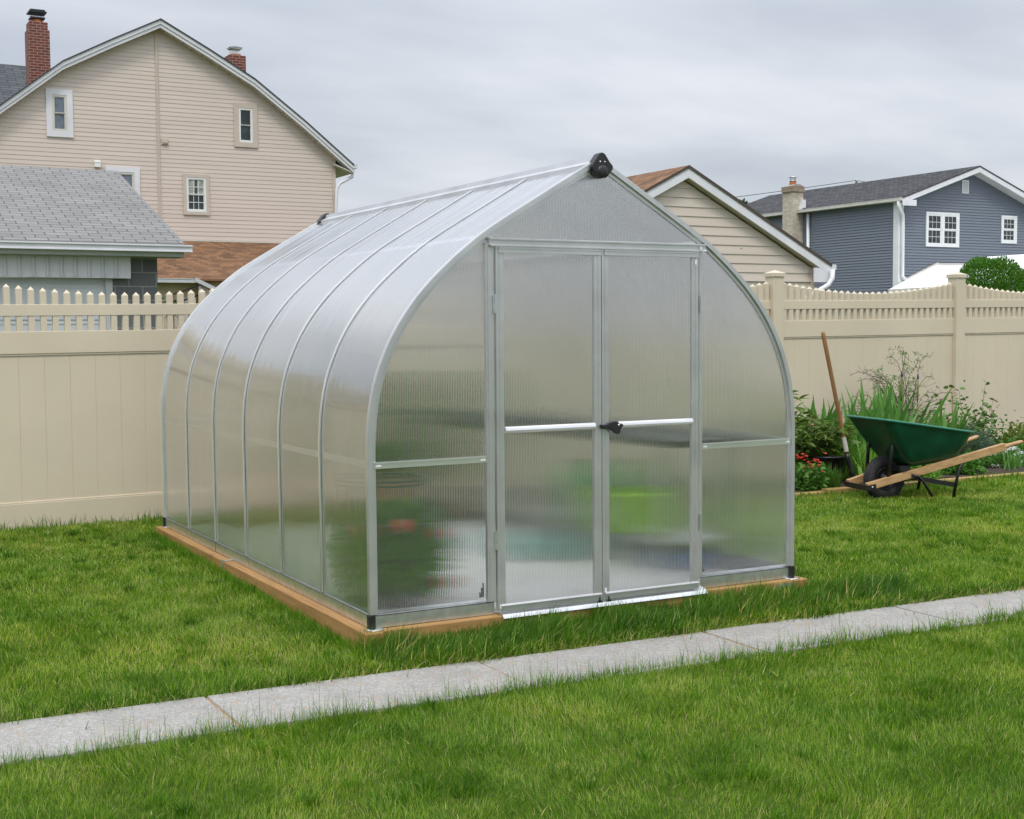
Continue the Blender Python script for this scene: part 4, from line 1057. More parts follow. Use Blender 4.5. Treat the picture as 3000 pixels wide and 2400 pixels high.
# ---- evergreens and trees beyond the fence
M['arbor'] = leaf_mat('arborvitae_leaves', (.045, .150, .008), (.10, .26, .016), .6, .25, 4)
def blob_tree(name, label, cat, c, rx, rz, n, L, W, mat, trunk_h, seed, shape='dome', lump=.14):
    r_ = random.Random(seed); t = thing(name, label, cat)
    mb = MB(); mb.tube([(c[0], c[1], -.1), (c[0]+.02, c[1], trunk_h), (c[0], c[1], c[2]+rz*.4)], [rx*.09, rx*.07, rx*.03], 8)
    for i in range(6):
        a = i*PI/3; mb.tube([(c[0], c[1], trunk_h*.9), (c[0]+math.cos(a)*rx*.5, c[1]+math.sin(a)*rx*.5, c[2]-rz*.1)], [rx*.04, rx*.01], 5)
    mb.build('trunk', M['bark'], t)
    lumps = [(Vector((r_.gauss(0, 1), r_.gauss(0, 1), r_.gauss(0, 1))).normalized(), r_.uniform(.08, .22)) for _ in range(70)]
    mb = MB()
    for i in range(n):
        d = Vector((r_.gauss(0, 1), r_.gauss(0, 1), r_.gauss(0, 1))).normalized()
        k = max([max(0, 1-(d-l).length/.42)*h for l, h in lumps]); rad = (1-lump)+k*lump/.16*1.0
        s = r_.uniform(.80, 1.0)**.5 if r_.random() < .85 else r_.uniform(.5, .9)
        if shape == 'dome':
            z = d.z; hr = math.sqrt(max(0, 1-abs(z)**2.0)) if z > 0 else 1.0-.05*abs(z)
            hd = Vector((d.x, d.y, 0)); hd = hd.normalized() if hd.length > 1e-3 else hd
            p = Vector((c[0]+hd.x*hr*rx*rad*s, c[1]+hd.y*hr*rx*rad*s, c[2]+z*rz*rad*s))
            dirv = Vector((hd.x*hr, hd.y*hr, .6+max(0, z)))
        else:
            p = Vector(c)+Vector((d.x*rx, d.y*rx, d.z*rz))*rad*s; dirv = d+Vector((0, 0, .3))
        dirv = dirv+Vector((r_.uniform(-.7, .7), r_.uniform(-.7, .7), r_.uniform(-.5, .7)))
        mb.leaf(p, dirv, L*r_.uniform(.6, 1.3), W, .4, 2)
    mb.build('crown', mat, t); return t
blob_tree('arborvitae', 'dense bright green dome-shaped arborvitae behind the right fence', 'evergreen bush', (14.10, 9.0, 1.1), .86, 1.38, 60000, .034, .018, M['arbor'], .3, 3, lump=.09)
blob_tree('leafy_tree', 'distant tree top showing over the white eave of the tan garage', 'tree', (49.3, 60, 7.0), 2.3, 2.5, 2600, .34, .18, M['leafdark'], 4, 8, 'ball', .3)

# ------------------------------------------------------------------ inside the greenhouse
bench = thing('staging_bench', 'dark-topped plant bench along the right wall inside the greenhouse', 'bench')
mb = MB(); mb.box(1.93, 2.38, .35, 3.45, .70, .735); mb.build('bench_top', M['black'], bench)
mb = MB(); mb.box(1.95, 2.36, .40, 3.40, .16, .175); mb.build('lower_shelf', M['galv'], bench)
for x in (1.96, 2.35):
    for y in (.42, 1.9, 3.38):
        mb = MB(); mb.box(x-.015, x+.015, y-.015, y+.015, -.01, .70); mb.build('leg', M['alu'], bench)
M['lime'] = pmat('lime_plastic', (.40, .80, .02), .4, 0, .08, 4)
M['kelly'] = pmat('green_plastic', (.03, .48, .08), .4, 0, .08, 4)
M['blueplastic'] = pmat('blue_plastic', (.04, .12, .42), .4, 0, .08, 4)
M['tealpl'] = pmat('teal_plastic', (.22, .42, .40), .4, 0, .08, 4)
M['midgreenwire'] = pmat('dark_green_wire', (.02, .07, .04), .5)
M['tomato'] = pmat('tomato_skin', (.55, .08, .03), .35, 0, .2, 9)
M['tomleaf'] = leaf_mat('tomato_leaves', (.06, .20, .015), (.13, .33, .03))
M['flower_o'] = pmat('orange_petals', (.75, .22, .03), .6)
def pot(name, label, x, y, z, r1, r2, h, mat, fill=True):
    t = thing(name, label, 'pot' if 'pot' in name else name.split('_')[-1])
    mb = MB(); mb.lathe([(0, .001), (r1, .001), (r2, h), (r2+.012, h), (r2+.012, h+.025), (r2-.006, h+.025), (r2-.01, h-.02), (0, h-.02)], (x, y, z), 24); mb.build('shell', M[mat], t)
    if fill:
        mb = MB(); mb.lathe([(0, h-.012), (r2-.008, h-.015)], (x, y, z), 20); mb.build('potting_soil', M['soil'], t)
    return t
pt = pot('plant_pot', 'dark pot holding the caged tomato plant inside the front left corner', .33, .52, -.008, .12, .15, .22, 'black')
tp = thing('tomato_plant', 'bushy caged tomato plant with red fruit inside the front left corner', 'plant')
mb = MB()
for zz_, rr in ((.62, .21), (.40, .19), (.60, .215)):
    mb.tube([(.33+rr*math.cos(a*2*PI/24), .52+rr*math.sin(a*2*PI/24), zz_) for a in range(25)], .006, 6)
for i in range(4):
    a = i*PI/2+.4; mb.tube([(.33+.13*math.cos(a), .52+.13*math.sin(a), .05), (.33+.215*math.cos(a), .52+.215*math.sin(a), .66)], .005, 6)
mb.build('cage', M['midgreenwire'], tp)
mb = MB()
for i in range(1700):
    a = rnd.uniform(0, 2*PI); h = rnd.random(); rr = .24*math.sin(PI*min(1, .18+h*.75))**.6*math.sqrt(rnd.random())
    mb.leaf((.37+rr*math.cos(a), .55+rr*math.sin(a), .06+h*.44), (math.cos(a)+rnd.uniform(-.6, .6), math.sin(a)+rnd.uniform(-.6, .6), rnd.uniform(-.5, .8)), rnd.uniform(.05, .10), .032, .8, 2)
mb.build('foliage', M['tomleaf'], tp)
for (x, y, z) in ((.63, .50, .075), (.56, .45, .33), (.15, .42, .38), (.30, .30, .41)):
    mb = MB(); mb.lathe([(.001, -.038), (.026, -.028), (.040, -.006), (.040, .010), (.026, .030), (.001, .034)], (x, y, z), 14); mb.build('tomato', M['tomato'], tp)
pot('lime_tub', 'lime green tub on the lower bench shelf behind the right-hand door', 2.05, .92, .176, .17, .20, .21, 'lime', False)
kp = thing('green_watering_can', 'bright green watering can standing behind the lime green tub', 'watering can')
mb = MB(); mb.lathe([(0, 0), (.14, 0), (.13, .24), (.10, .27), (.03, .28)], (2.12, 1.28, .28), 20); mb.lathe([(0, 0), (.12, 0), (.12, .15), (0, .13)], (2.12, 1.28, .176), 16); mb.build('body', M['kelly'], kp)
mb = MB(); mb.tube([(2.02, 1.26, .30), (1.90, 1.24, .42), (1.84, 1.23, .48)], [.025, .018, .03], 8); mb.build('spout', M['kelly'], kp)
mb = MB(); mb.tube([(2.12, 1.28, .44), (2.18, 1.28, .58), (2.26, 1.28, .50), (2.26, 1.28, .34)], .014, 8); mb.build('handle', M['kelly'], kp)
tt = thing('teal_tray', 'pale teal seed tray on the gravel floor behind the doors', 'tray')
mb = MB(); mb.box(1.50, 1.86, 1.15, 1.75, 0, .10); mb.build('tray_body', M['tealpl'], tt, bevel=.01)
bl = thing('blue_basin', 'low blue basin under the bench near the right door', 'basin')
mb = MB(); mb.lathe([(0, 0), (.13, 0), (.17, .09), (.16, .09), (.12, .015), (0, .015)], (2.18, .62, -.002), 20); mb.build('basin_body', M['blueplastic'], bl)
pb = thing('planter_box', 'low wooden planter box full of greenery along the rear wall inside the greenhouse', 'planter')
mb = MB(); mb.box(.80, 1.90, 3.18, 3.21, -.005, .36); mb.box(.80, 1.90, 3.55, 3.58, -.005, .36); mb.box(.80, .83, 3.21, 3.55, -.005, .36); mb.box(1.87, 1.90, 3.21, 3.55, -.005, .36); mb.build('boards', M['timber_x'], pb)
mb = MB(); mb.box(.83, 1.87, 3.21, 3.55, 0, .30); mb.build('potting_soil', M['soil'], pb)
mb = MB()
for i in range(2200):
    x = rnd.uniform(.85, 1.85); mb.leaf((x, rnd.uniform(3.2, 3.55), rnd.uniform(.3, .5)), (rnd.uniform(-1, 1), rnd.uniform(-1, 1), rnd.uniform(0, 1.5)), rnd.uniform(.05, .11), .03, .7, 2)
mb.build('seedlings', M['tomleaf'], pb)
sh2 = thing('shrub_pot_plant', 'tall leafy potted shrub at the rear right inside the greenhouse', 'potted plant')
mb = MB(); mb.lathe([(0, 0), (.12, 0), (.16, .22), (0, .22)], (1.75, 3.05, 0), 18); mb.build('pot', M['black'], sh2)
mb = MB()
for i in range(2000):
    a = rnd.uniform(0, 2*PI); h = rnd.random(); rr = .34*math.sin(PI*min(1, .2+h*.7))*math.sqrt(rnd.random())
    mb.leaf((1.75+rr*math.cos(a), 3.1+rr*math.sin(a)*.8, .3+h*.75), (math.cos(a), math.sin(a), rnd.uniform(-.4, .9)), rnd.uniform(.05, .10), .035, .6, 2)
mb.build('foliage', M['tomleaf'], sh2)

# ------------------------------------------------------------------ flower bed
ed = thing('bed_edging', 'long yellow timber edging between the lawn and the flower bed', 'edging')
M['yellowtimber'] = wood_mat('yellow_timber', (.50, .34, .13), (.33, .20, .07), 0)
ex0 = 2.9
for k, ln in enumerate((2.42, 2.44, 2.43, 2.44)):
    x1 = ex0+ln; y0, y1 = 2.885+.010*math.sin(k*2), 2.885+.010*math.sin(k*2+1)
    mb = MB(); mb.prism([(ex0+.003, y0), (x1-.003, y1), (x1-.003, y1+.09), (ex0+.003, y0+.09)], 'z', -.12, gz(ex0, 3)+.046); mb.build('timber', M['yellowtimber'], ed, bevel=.004); ex0 = x1
M['peony'] = leaf_mat('peony_leaves', (.075, .16, .020), (.17, .25, .045), .5, .25, 6)
M['iris'] = leaf_mat('iris_leaves', (.07, .21, .035), (.15, .34, .065), .5, .25, 3)
M['strap'] = leaf_mat('daylily_leaves', (.12, .30, .035), (.22, .42, .06), .5, .3, 4)
M['lowgrass'] = leaf_mat('fine_grass', (.05, .15, .018), (.12, .26, .03), .5, .3, 4)
M['greygreen'] = leaf_mat('grey_green_leaves', (.09, .15, .09), (.14, .21, .13), .6, .2, 4)
M['midgreen'] = leaf_mat('mid_green_leaves', (.06, .18, .022), (.13, .30, .045), .5, .25, 5)
M['honey'] = leaf_mat('vine_leaves', (.06, .15, .028), (.13, .25, .05), .45, .25, 4)
M['yellowgreen'] = leaf_mat('yellow_green_leaves', (.15, .22, .03), (.22, .28, .05), .5, .3, 4)
M['redpetal'] = pmat('red_petals', (.62, .045, .03), .6, 0, .25, 30)
M['whitepetal'] = pmat('white_petals', (.80, .81, .82), .6, 0, .05, 30)
M['purple'] = pmat('purple_bud', (.035, .02, .10), .6, 0, .2, 30)
M['pink'] = pmat('pink_bud', (.42, .12, .13), .6, 0, .2, 30)
M['stem'] = pmat('green_stem', (.12, .17, .05), .7, 0, .2, 20)
M['redstem'] = pmat('reddish_stem', (.16, .07, .04), .7, 0, .2, 20)
GB = lambda x, y: gz(x, y)+.03

def peony(c, rx, h, n_stems, seed):
    global rnd
    sv = rnd; rnd = random.Random(seed)
    t = thing('peony', 'leafy dark green peony bush with pink buds beside the greenhouse and the shovel', 'plant')
    st_ = MB(); lf = MB(); bd = MB()
    for i in range(n_stems):
        a = rnd.uniform(0, 2*PI); r0 = rx*.35*rnd.random(); r1 = rx*math.sqrt(rnd.random())
        hh = h*rnd.uniform(.62, .95) if i else h*1.28
        if i == 0: a, r1 = PI*.95, rx*.45
        p0 = Vector((c[0]+r0*math.cos(a), c[1]+r0*math.sin(a), c[2])); p2 = Vector((c[0]+r1*math.cos(a), c[1]+r1*math.sin(a), c[2]+hh))
        pm = (p0+p2)/2+Vector((0, 0, hh*.08)); pts = [p0, pm, p2]
        st_.tube(pts, [.006, .005, .003], 5)
        for j in range(13):
            tt_ = .22+.78*j/12; p = p0.lerp(pm, tt_*2) if tt_ < .5 else pm.lerp(p2, (tt_-.5)*2)
            aa = rnd.uniform(0, 2*PI); dv = Vector((math.cos(aa), math.sin(aa), rnd.uniform(.1, .6)))
            pe = p+dv*rnd.uniform(.03, .08); st_.tube([p, pe], .002, 4, False)
            for q in range(rnd.choice((3, 3, 5))):
                lf.leaf(pe, dv+Vector((rnd.uniform(-.8, .8), rnd.uniform(-.8, .8), rnd.uniform(-.3, .4))), rnd.uniform(.07, .125), rnd.uniform(.020, .030), .55, 3)
        if i < 7:
            bd.lathe([(0, -.012), (.010, -.006), (.012, .003), (.006, .012), (0, .013)], p2, 8)
            for q in range(4): lf.leaf(p2, (rnd.uniform(-1, 1), rnd.uniform(-1, 1), .1), .07, .012, .3, 2)
    st_.build('stems', M['stem'], t); lf.build('foliage', M['peony'], t); bd.build('buds', M['pink'], t); rnd = sv
peony((5.72, 3.62, GB(5.7, 3.6)), .36, .60, 46, 5)

def blades(name, label, cat, spots, h, wdt, n, mat, spread=.5, bend=.4, flat=2.2, group=None, nseg=4, seed=1, parent=None):
    global rnd
    sv = rnd; rnd = random.Random(seed)
    mb = MB()
    for (x, y, r_) in spots:
        for i in range(n):
            a = rnd.uniform(0, 2*PI); rr = r_*math.sqrt(rnd.random())
            px_, py_ = x+rr*math.cos(a), y+rr*math.sin(a); b = rnd.uniform(0, 2*PI); s = spread*rnd.uniform(.1, 1)
            side = Vector((math.cos(b+PI/2+rnd.uniform(-.6, .6)), math.sin(b+PI/2), 0)) if flat < 2.7 else Vector((1, rnd.uniform(-.8, .3), rnd.uniform(-.2, .2)))
            mb.leaf((px_, py_, GB(px_, py_)-.02), (math.cos(b)*s, math.sin(b)*s, 1), h*rnd.uniform(.6, 1.05), wdt*rnd.uniform(.7, 1.1), bend*rnd.uniform(.2, 1.4), nseg, side=side, flat=flat)
    rnd = sv
    if parent is not None: return mb.build(name, M[mat], parent)
    o = mb.build(name, M[mat]); tag(o, label, cat, group); return o
# irises: three clumps with flower stalks
def iris(label, spots, h, seed, stalks=()):
    t = thing('iris_clump', label, 'plant', group='iris clumps along the fence')
    blades('sword_leaves', None, None, spots, h, .074, 24, 'iris', .55, .45, 2.8, nseg=5, seed=seed, parent=t)
    for (x, y, hh) in stalks:
        z = GB(x, y)
        mb = MB(); mb.tube([(x, y, z), (x+.01, y, z+hh*.6), (x+.02, y, z+hh)], [.007, .006, .005], 6); mb.tube([(x+.012, y, z+hh*.74), (x+.018, y, z+hh*.84), (x+.02, y, z+hh)], [.007, .010, .005], 6); mb.build('flower_stalk', M['yellowgreen'], t)
        mb = MB(); mb.lathe([(.003, 0), (.009, .015), (.008, .035), (.003, .06)], (x+.02, y, z+hh-.01), 8); mb.build('bud', M['purple'], t)
iris('iris clump with tall sword leaves between the shovel and the wheelbarrow', [(6.18, 3.72, .12), (6.42, 3.80, .10), (6.05, 3.9, .1)], .80, 21)
iris('iris clump with budding stalks directly behind the wheelbarrow tray', [(6.75, 3.72, .12), (7.0, 3.78, .13), (6.85, 3.9, .1)], .88, 22, ((6.98, 3.75, .88), (7.22, 3.78, .85)))
iris('iris clump with leaves leaning right above the rear of the wheelbarrow tray', [(7.42, 3.60, .10)], .72, 23)
blades('daylily_clump', 'bright green strap-leaved clump right of the black bucket', 'plant', [(6.12, 3.36, .12), (6.30, 3.42, .10), (6.45, 3.5, .12), (5.98, 3.5, .1)], .46, .024, 60, 'strap', .6, 1.1, 2.0, nseg=5, seed=31)
blades('broadleaf_seedling', 'pale green broad-leaved lily shoot beside the shovel blade', 'plant', [(6.02, 3.20, .05)], .28, .040, 18, 'strap', 1.0, 1.6, 2.4, nseg=5, seed=32)
blades('ornamental_grass', 'low dark tuft of fine grass in front of the black bucket', 'plant', [(5.40, 3.10, .11), (5.50, 3.06, .08), (5.28, 3.12, .1)], .25, .008, 260, 'lowgrass', .5, .8, 1.6, seed=33)
# red flowers
rf_ = thing('red_flowers', 'clump of small red flowers at the right edge of the greenhouse', 'flowers')
mb = MB()
for i in range(500):
    x, y = 5.22+rnd.gauss(0, .10), 3.10+rnd.gauss(0, .07); z = GB(x, y); h = rnd.uniform(.02, .20)
    mb.leaf((x, y, z+h), (rnd.uniform(-1, 1), rnd.uniform(-1, 1), rnd.uniform(0, 1)), rnd.uniform(.04, .07), .022, .6, 2)
mb.build('foliage', M['midgreen'], rf_)
mb = MB()
for i in range(30):
    x, y = 5.25+rnd.gauss(0, .085), 3.08+rnd.gauss(0, .06); z = GB(x, y)+rnd.uniform(.14, .31)
    for q in range(6):
        a = q*PI/3+rnd.random(); mb.leaf((x, y, z), (math.cos(a), math.sin(a)-.5, .4), rnd.uniform(.014, .022), .016, .2, 2)
mb.build('petals', M['redpetal'], rf_)
# black bucket
bk = thing('black_bucket', 'black plastic nursery bucket in the bed behind the shovel', 'bucket')
bz = GB(5.78, 3.42)
mb = MB(); mb.lathe([(0, 0), (.125, 0), (.160, .24), (.176, .245), (.178, .262), (.164, .264), (.158, .25), (.125, .05), (0, .05)], (5.78, 3.42, bz-.03), 28); mb.build('shell', M['black'], bk)
# shovel
sv_ = thing('shovel', 'long wooden-handled shovel standing upright in the flower bed', 'shovel')
top = Vector((5.612, 3.30, 1.315)); foot = Vector((5.835, 3.22, .215))
mb = MB(); d_ = top-foot; mb.tube([foot, foot+d_*.1, foot+d_*.5, foot+d_*.96, foot+d_*.99, top], [.017, .019, .0185, .019, .017, .008], 12); mb.build('handle', M['handle'], sv_)
mb = MB(); mb.tube([foot+d_*.05, foot+d_*.165], [.0203, .0203], 12, False); mb.build('handle_label', M['offwhite'], sv_)
bladeb = Vector((5.895, 3.18, -.05))
mb = MB(); mb.tube([foot+d_*.03, foot, foot+(bladeb-foot)*.45, foot+(bladeb-foot)*.75], [.022, .023, .019, .026], 12); mb.build('socket', M['blackmetal'], sv_)
rows = []; ax1 = Vector((1, -.12, .10)).normalized(); dn = (bladeb-foot).normalized()
for j in range(8):
    t_ = j/7; wd = .112*(1 if t_ < .45 else math.sqrt(max(0, 1-((t_-.45)/.56)**2))); c0 = foot+dn*(.185+t_*.27)
    rows.append([c0+ax1*(wd*(k/4-1))+Vector((0, -.018*(1-(k/4-1)**2), 0)) for k in range(9)])
mb = MB(); mb.grid(rows, True)
mb.box(foot.x+dn.x*.185-.07, foot.x+dn.x*.185+.07, 3.165, 3.195, foot.z+dn.z*.185-.004, foot.z+dn.z*.185+.004)
mb.build('blade', M['blackmetal'], sv_)

# bare arching shrub
def arch_shrub(c, seed):
    global rnd
    sv = rnd; rnd = random.Random(seed)
    t = thing('arching_shrub', 'sparse twiggy shrub with arching bare branches in front of the fence', 'shrub')
    br = MB(); lf = MB(); bd = MB()
    for i in range(64):
        a = rnd.uniform(0, 2*PI); R_ = rnd.uniform(.15, 1.0)**.8; hh = rnd.uniform(.40, 1.0)*(1.30-.55*R_)
        p = Vector((c[0]+rnd.gauss(0, .05), c[1]+rnd.gauss(0, .04), c[2])); dx, dy = math.cos(a)*R_, math.sin(a)*R_*.30
        pts = []
        for k in range(9):
            u = k/8; pts.append(p+Vector((dx*u**1.3+rnd.gauss(0, .010), dy*u, hh*math.sin(min(1, u*1.06)*PI*.58)/math.sin(PI*.5)+rnd.gauss(0, .006))))
        br.tube(pts, [.0050-.0032*k/8 for k in range(9)], 4, False)
        leafy = math.exp(-((a-1.2) % (2*PI))*.0)*(1 if R_ < .5 else .35)
        for k in range(2, 9):
            for q in range(3):
                if rnd.random() < .6:
                    pp = pts[k-1].lerp(pts[k], rnd.random()); e = pp+Vector((rnd.gauss(0, .05), rnd.gauss(0, .03), rnd.uniform(.0, .07)))
                    br.tube([pp, e], .0013, 3, False)
                    if rnd.random() < leafy*.8 and k < 8:
                        for z in range(5): lf.leaf(e+Vector((rnd.gauss(0, .012), rnd.gauss(0, .012), rnd.gauss(0, .012))), (rnd.uniform(-1, 1), rnd.uniform(-1, 1), rnd.uniform(-.3, 1)), rnd.uniform(.02, .034), .010, .4, 2)
                    elif rnd.random() < .6:
                        for z in range(2): bd.leaf(e+Vector((rnd.gauss(0, .006), 0, rnd.gauss(0, .006))), (rnd.uniform(-1, 1), rnd.uniform(-1, 1), 1), .012, .008, .4, 1)
    br.build('branches', M['twig'], t); lf.build('foliage', M['midgreen'], t); bd.build('dry_buds', M['twig'], t); rnd = sv
arch_shrub((7.38, 4.12, GB(7.4, 4.1)), 8)
# vine / honeysuckle on the right
vn_ = thing('honeysuckle', 'climbing honeysuckle with rounded leaves in front of the right fence post', 'plant')
br = MB(); lf = MB()
r2 = random.Random(12)
for i in range(20):
    x0 = 8.08+r2.gauss(0, .15); a = r2.uniform(-1, 1); hh = r2.uniform(.25, .55) if i > 4 else (.66, .75, .76, .60, .7)[i]
    if i < 5: x0 = (7.95, 8.0, 8.30, 8.48, 8.2)[i]; a = (-.9, -.25, .5, .25, -.6)[i]
    p0 = Vector((x0, 4.02, GB(x0, 4))); pts = [p0+Vector((a*.28*(k/7)**1.5+.012*math.sin(k*1.3+i), r2.gauss(0, .01), hh*(k/7)**(.9))) for k in range(8)]
    br.tube(pts, [.0045-.003*k/7 for k in range(8)], 5, False)
    for k in range(1, 8):
        for s in (-1, 1):
            for q in range(2 if k < 5 else 1):
                lf.leaf(pts[k]+Vector((0, r2.uniform(-.01, .01), r2.uniform(-.02, .02))), (s*r2.uniform(.4, 1), r2.uniform(-1, .4), r2.uniform(0, .7)), r2.uniform(.045, .07), r2.uniform(.032, .044), .5, 3)
for i in range(2400):
    x, y = 8.15+r2.gauss(0, .26), 3.98+r2.gauss(0, .10); z = GB(x, y)+abs(r2.gauss(0, .21))
    lf.leaf((x, y, z), (r2.uniform(-1, 1), r2.uniform(-1, .5), r2.uniform(0, 1)), r2.uniform(.03, .05), .026, .5, 2)
br.build('stems', M['redstem'], vn_); lf.build('foliage', M['honey'], vn_)
def mound(name, label, c, rx, ry, h, n, L, W, mat, group=None, seed=1, flowers=None, up=1.0):
    r_ = random.Random(seed); mb = MB()
    for i in range(n):
        a = r_.uniform(0, 2*PI); q = math.sqrt(r_.random()); x, y = c[0]+rx*q*math.cos(a), c[1]+ry*q*math.sin(a)
        top_ = h*(1-q*q)**.5*(.75+.35*math.sin(x*31+y*17)*math.sin(y*29)); z = GB(x, y)+top_*r_.uniform(.35, 1)
        mb.leaf((x, y, z), (math.cos(a)*q+r_.uniform(-.7, .7), math.sin(a)*q+r_.uniform(-.7, .7), up*r_.uniform(.2, 1)), L*r_.uniform(.6, 1.2), W, .5, 2)
    t = thing(name, label, 'plant', group=group)
    mb.build('foliage', M[mat], t)
    if flowers:
        fm = MB()
        for i in range(flowers[1]):
            a = r_.uniform(0, 2*PI); q = math.sqrt(r_.random())*1.02; x, y = c[0]+rx*q*math.cos(a), c[1]+ry*q*math.sin(a); z = GB(x, y)+h*max(0, 1-q*q)**.5+.02
            for k in range(16):
                fm.leaf((x+r_.gauss(0, .012), y+r_.gauss(0, .012), z+r_.gauss(0, .006)), (r_.uniform(-1, 1), r_.uniform(-1, 1), .6), .013, .012, .2, 1)
        fm.build('blossoms', M[flowers[0]], t)
    return t
mound('lavender', 'grey-green feathery lavender mound right of the wheelbarrow tray', (7.95, 3.78, 0), .30, .18, .38, 4200, .07, .006, 'greygreen', seed=41, up=1.6)
mound('geranium', 'low fresh green mound beneath the wheelbarrow handle', (7.22, 3.22, 0), .24, .14, .20, 1500, .05, .032, 'midgreen', seed=42)
mound('candytuft', 'candytuft mound dotted with white blossom above the wheelbarrow grip', (8.02, 3.42, 0), .26, .16, .17, 1600, .04, .009, 'midgreen', 'white candytuft mounds', 43, ('whitepetal', 80))
mound('candytuft', 'candytuft mound with white blossom at the right edge, nearest the edging', (8.42, 3.26, 0), .30, .16, .16, 1600, .04, .009, 'midgreen', 'white candytuft mounds', 44, ('whitepetal', 95))
mound('spirea', 'yellow-green leafy bush at the right edge before the fence', (8.95, 3.98, 0), .34, .22, .36, 2600, .055, .020, 'yellowgreen', seed=45)
mound('bedding_plant', 'small green clump in the bed by the left end of the barrow handles', (6.72, 3.35, 0), .26, .16, .14, 900, .05, .020, 'midgreen', seed=46)
mound('bellflower', 'dark green leafy plant behind the black bucket', (5.9, 3.9, 0), .30, .2, .34, 1500, .07, .02, 'midgreen', seed=47)
mound('phlox', 'low leafy carpet in the bed right of the lavender', (8.55, 3.65, 0), .42, .25, .24, 2600, .05, .016, 'midgreen', seed=48)
mound('sedum', 'bright low clump beneath the barrow tray', (6.45, 3.15, 0), .35, .15, .22, 1800, .06, .022, 'strap', seed=49)
blades('dutch_iris', 'blue-green upright tuft in the bed in front of the white flowers', 'plant', [(7.80, 3.16, .07), (7.92, 3.20, .06)], .27, .014, 22, 'iris', .45, .3, 2.2, 'blue-green iris tufts', seed=51)
blades('dutch_iris', 'blue-green upright tuft nearest the right end of the edging', 'plant', [(8.22, 3.12, .08)], .25, .015, 22, 'iris', .45, .3, 2.2, 'blue-green iris tufts', seed=52)

# ------------------------------------------------------------------ wheelbarrow
wb = thing('wheelbarrow', 'dark green wheelbarrow with wooden handles and a black pneumatic wheel on the lawn', 'wheelbarrow')
azw = R(100); wa = Vector((math.sin(azw), math.cos(azw), 0)); wc = Vector((-wa.y, wa.x, 0)); WP = Vector((5.56, 2.52, gz(5.5, 2.5)+.012))
def WL(s_, c_, z): return WP+wa*s_+wc*c_+Vector((0, 0, z))
# tray: rim rectangle lofted to a smaller floor
def rrect(s0, s1, c_, z0, z1, rad, n=5):
    """rounded rectangle in s,c; height runs from z0 (front) to z1 (rear)"""
    pts = []
    for (cs, cc, a0) in ((s1-rad, c_-rad, 0), (s0+rad, c_-rad, PI/2), (s0+rad, -c_+rad, PI), (s1-rad, -c_+rad, 1.5*PI)):
        for i in range(n+1):
            a = a0+PI/2*i/n; ss = cs+rad*math.cos(a); c2 = cc+rad*math.sin(a)
            pts.append(WL(ss, c2, z0+(z1-z0)*(ss-s0)/(s1-s0)))
    return pts
rim = (-.175, .690, .300, .655, .525)
lev = [(1.0, .0), (.80, .0), (.55, 0), (.28, 0), (.10, 0), (.0, 0)]
flo = (.12, .60, .185, .265, .305)
def lv(t_, ins=0):
    k = t_; e = k**.75
    s0 = flo[0]+(rim[0]-flo[0])*k**.85+ins; s1 = flo[1]+(rim[1]-flo[1])*k**1.0-ins; c_ = flo[2]+(rim[2]-flo[2])*k**.7-ins
    return rrect(s0, s1, c_, flo[3]+(rim[3]-flo[3])*k, flo[4]+(rim[4]-flo[4])*k, .075+.02*k)
mb = MB()
rows = [lv(k) for k in (1.0, .85, .65, .45, .28, .14, .05)]
fin = rrect(flo[0]+.05, flo[1]-.05, flo[2]-.045, flo[3]-.012, flo[4]-.012, .05)
mb.grid(rows+[fin], True, close_u=True)
b = len(mb.v); mb.face(fin)
rin = [lv(k, .006) for k in (1.0, .65, .3, .08)]; fin2 = rrect(flo[0]+.05, flo[1]-.05, flo[2]-.05, flo[3], flo[4], .05)
mb.grid(rin+[fin2], True, close_u=True); mb.face(fin2[::-1])
mb.build('tray', M['tray'], wb)
mb = MB(); rp_ = lv(1.0, -.004); mb.tube(rp_+[rp_[0]], .0105, 8, False); mb.build('tray_lip', M['traylip'], wb)
# handles converge towards the nose
for sgn in (-1, 1):
    mb = MB()
    def hp(s_): 
        t_ = (s_+.235)/1.47; return WL(s_, sgn*(.135+.155*t_), .108+.350*t_)
    mb.obox(hp(-.235), hp(.99), .042, .060)
    mb.tube([hp(.97), hp(1.0), hp(1.03), hp(1.13), hp(1.155)], [.024, .022, .0175, .0165, .010], 10)
    mb.build('handle', M['ash'], wb, bevel=.003)
    mb = MB(); mb.tube([WL(-.015, sgn*.165, .455), WL(-.02, sgn*.170, .43), WL(-.045, sgn*.150, .165)], [.010, .015, .015], 8); mb.build('tray_brace', M['blackmetal'], wb)
    mb = MB(); mb.lathe([(0, .006), (.007, .004), (.009, 0)], WL(-.012, sgn*.19, .462), 8, ax=tuple(wc*sgn)); mb.build('bolt', M['steel'], wb)
    # legs: rear post, slanted front post, foot rail
    mb = MB(); mb.tube([WL(.63, sgn*.225, .285), WL(.585, sgn*.232, .255), WL(.56, sgn*.237, .20), WL(.515, sgn*.24, .0)], .0125, 8)
    mb.build('leg', M['blackmetal'], wb)
    mb = MB(); mb.tube([WL(.14, sgn*.20, .195), WL(.20, sgn*.215, .18), WL(.235, sgn*.225, .14), WL(.325, sgn*.24, .0)], .0115, 8)
    mb.build('leg', M['blackmetal'], wb)
    mb = MB(); mb.obox(WL(.19, sgn*.205, .165), WL(.54, sgn*.235, .10), .006, .036); mb.build('leg_brace', M['blackmetal'], wb)
mb = MB(); mb.obox(WL(.545, -.235, .11), WL(.545, .235, .11), .03, .006); mb.build('cross_brace', M['blackmetal'], wb)
mb = MB(); mb.box(0, 0, 0, 0, 0, 0) if False else None
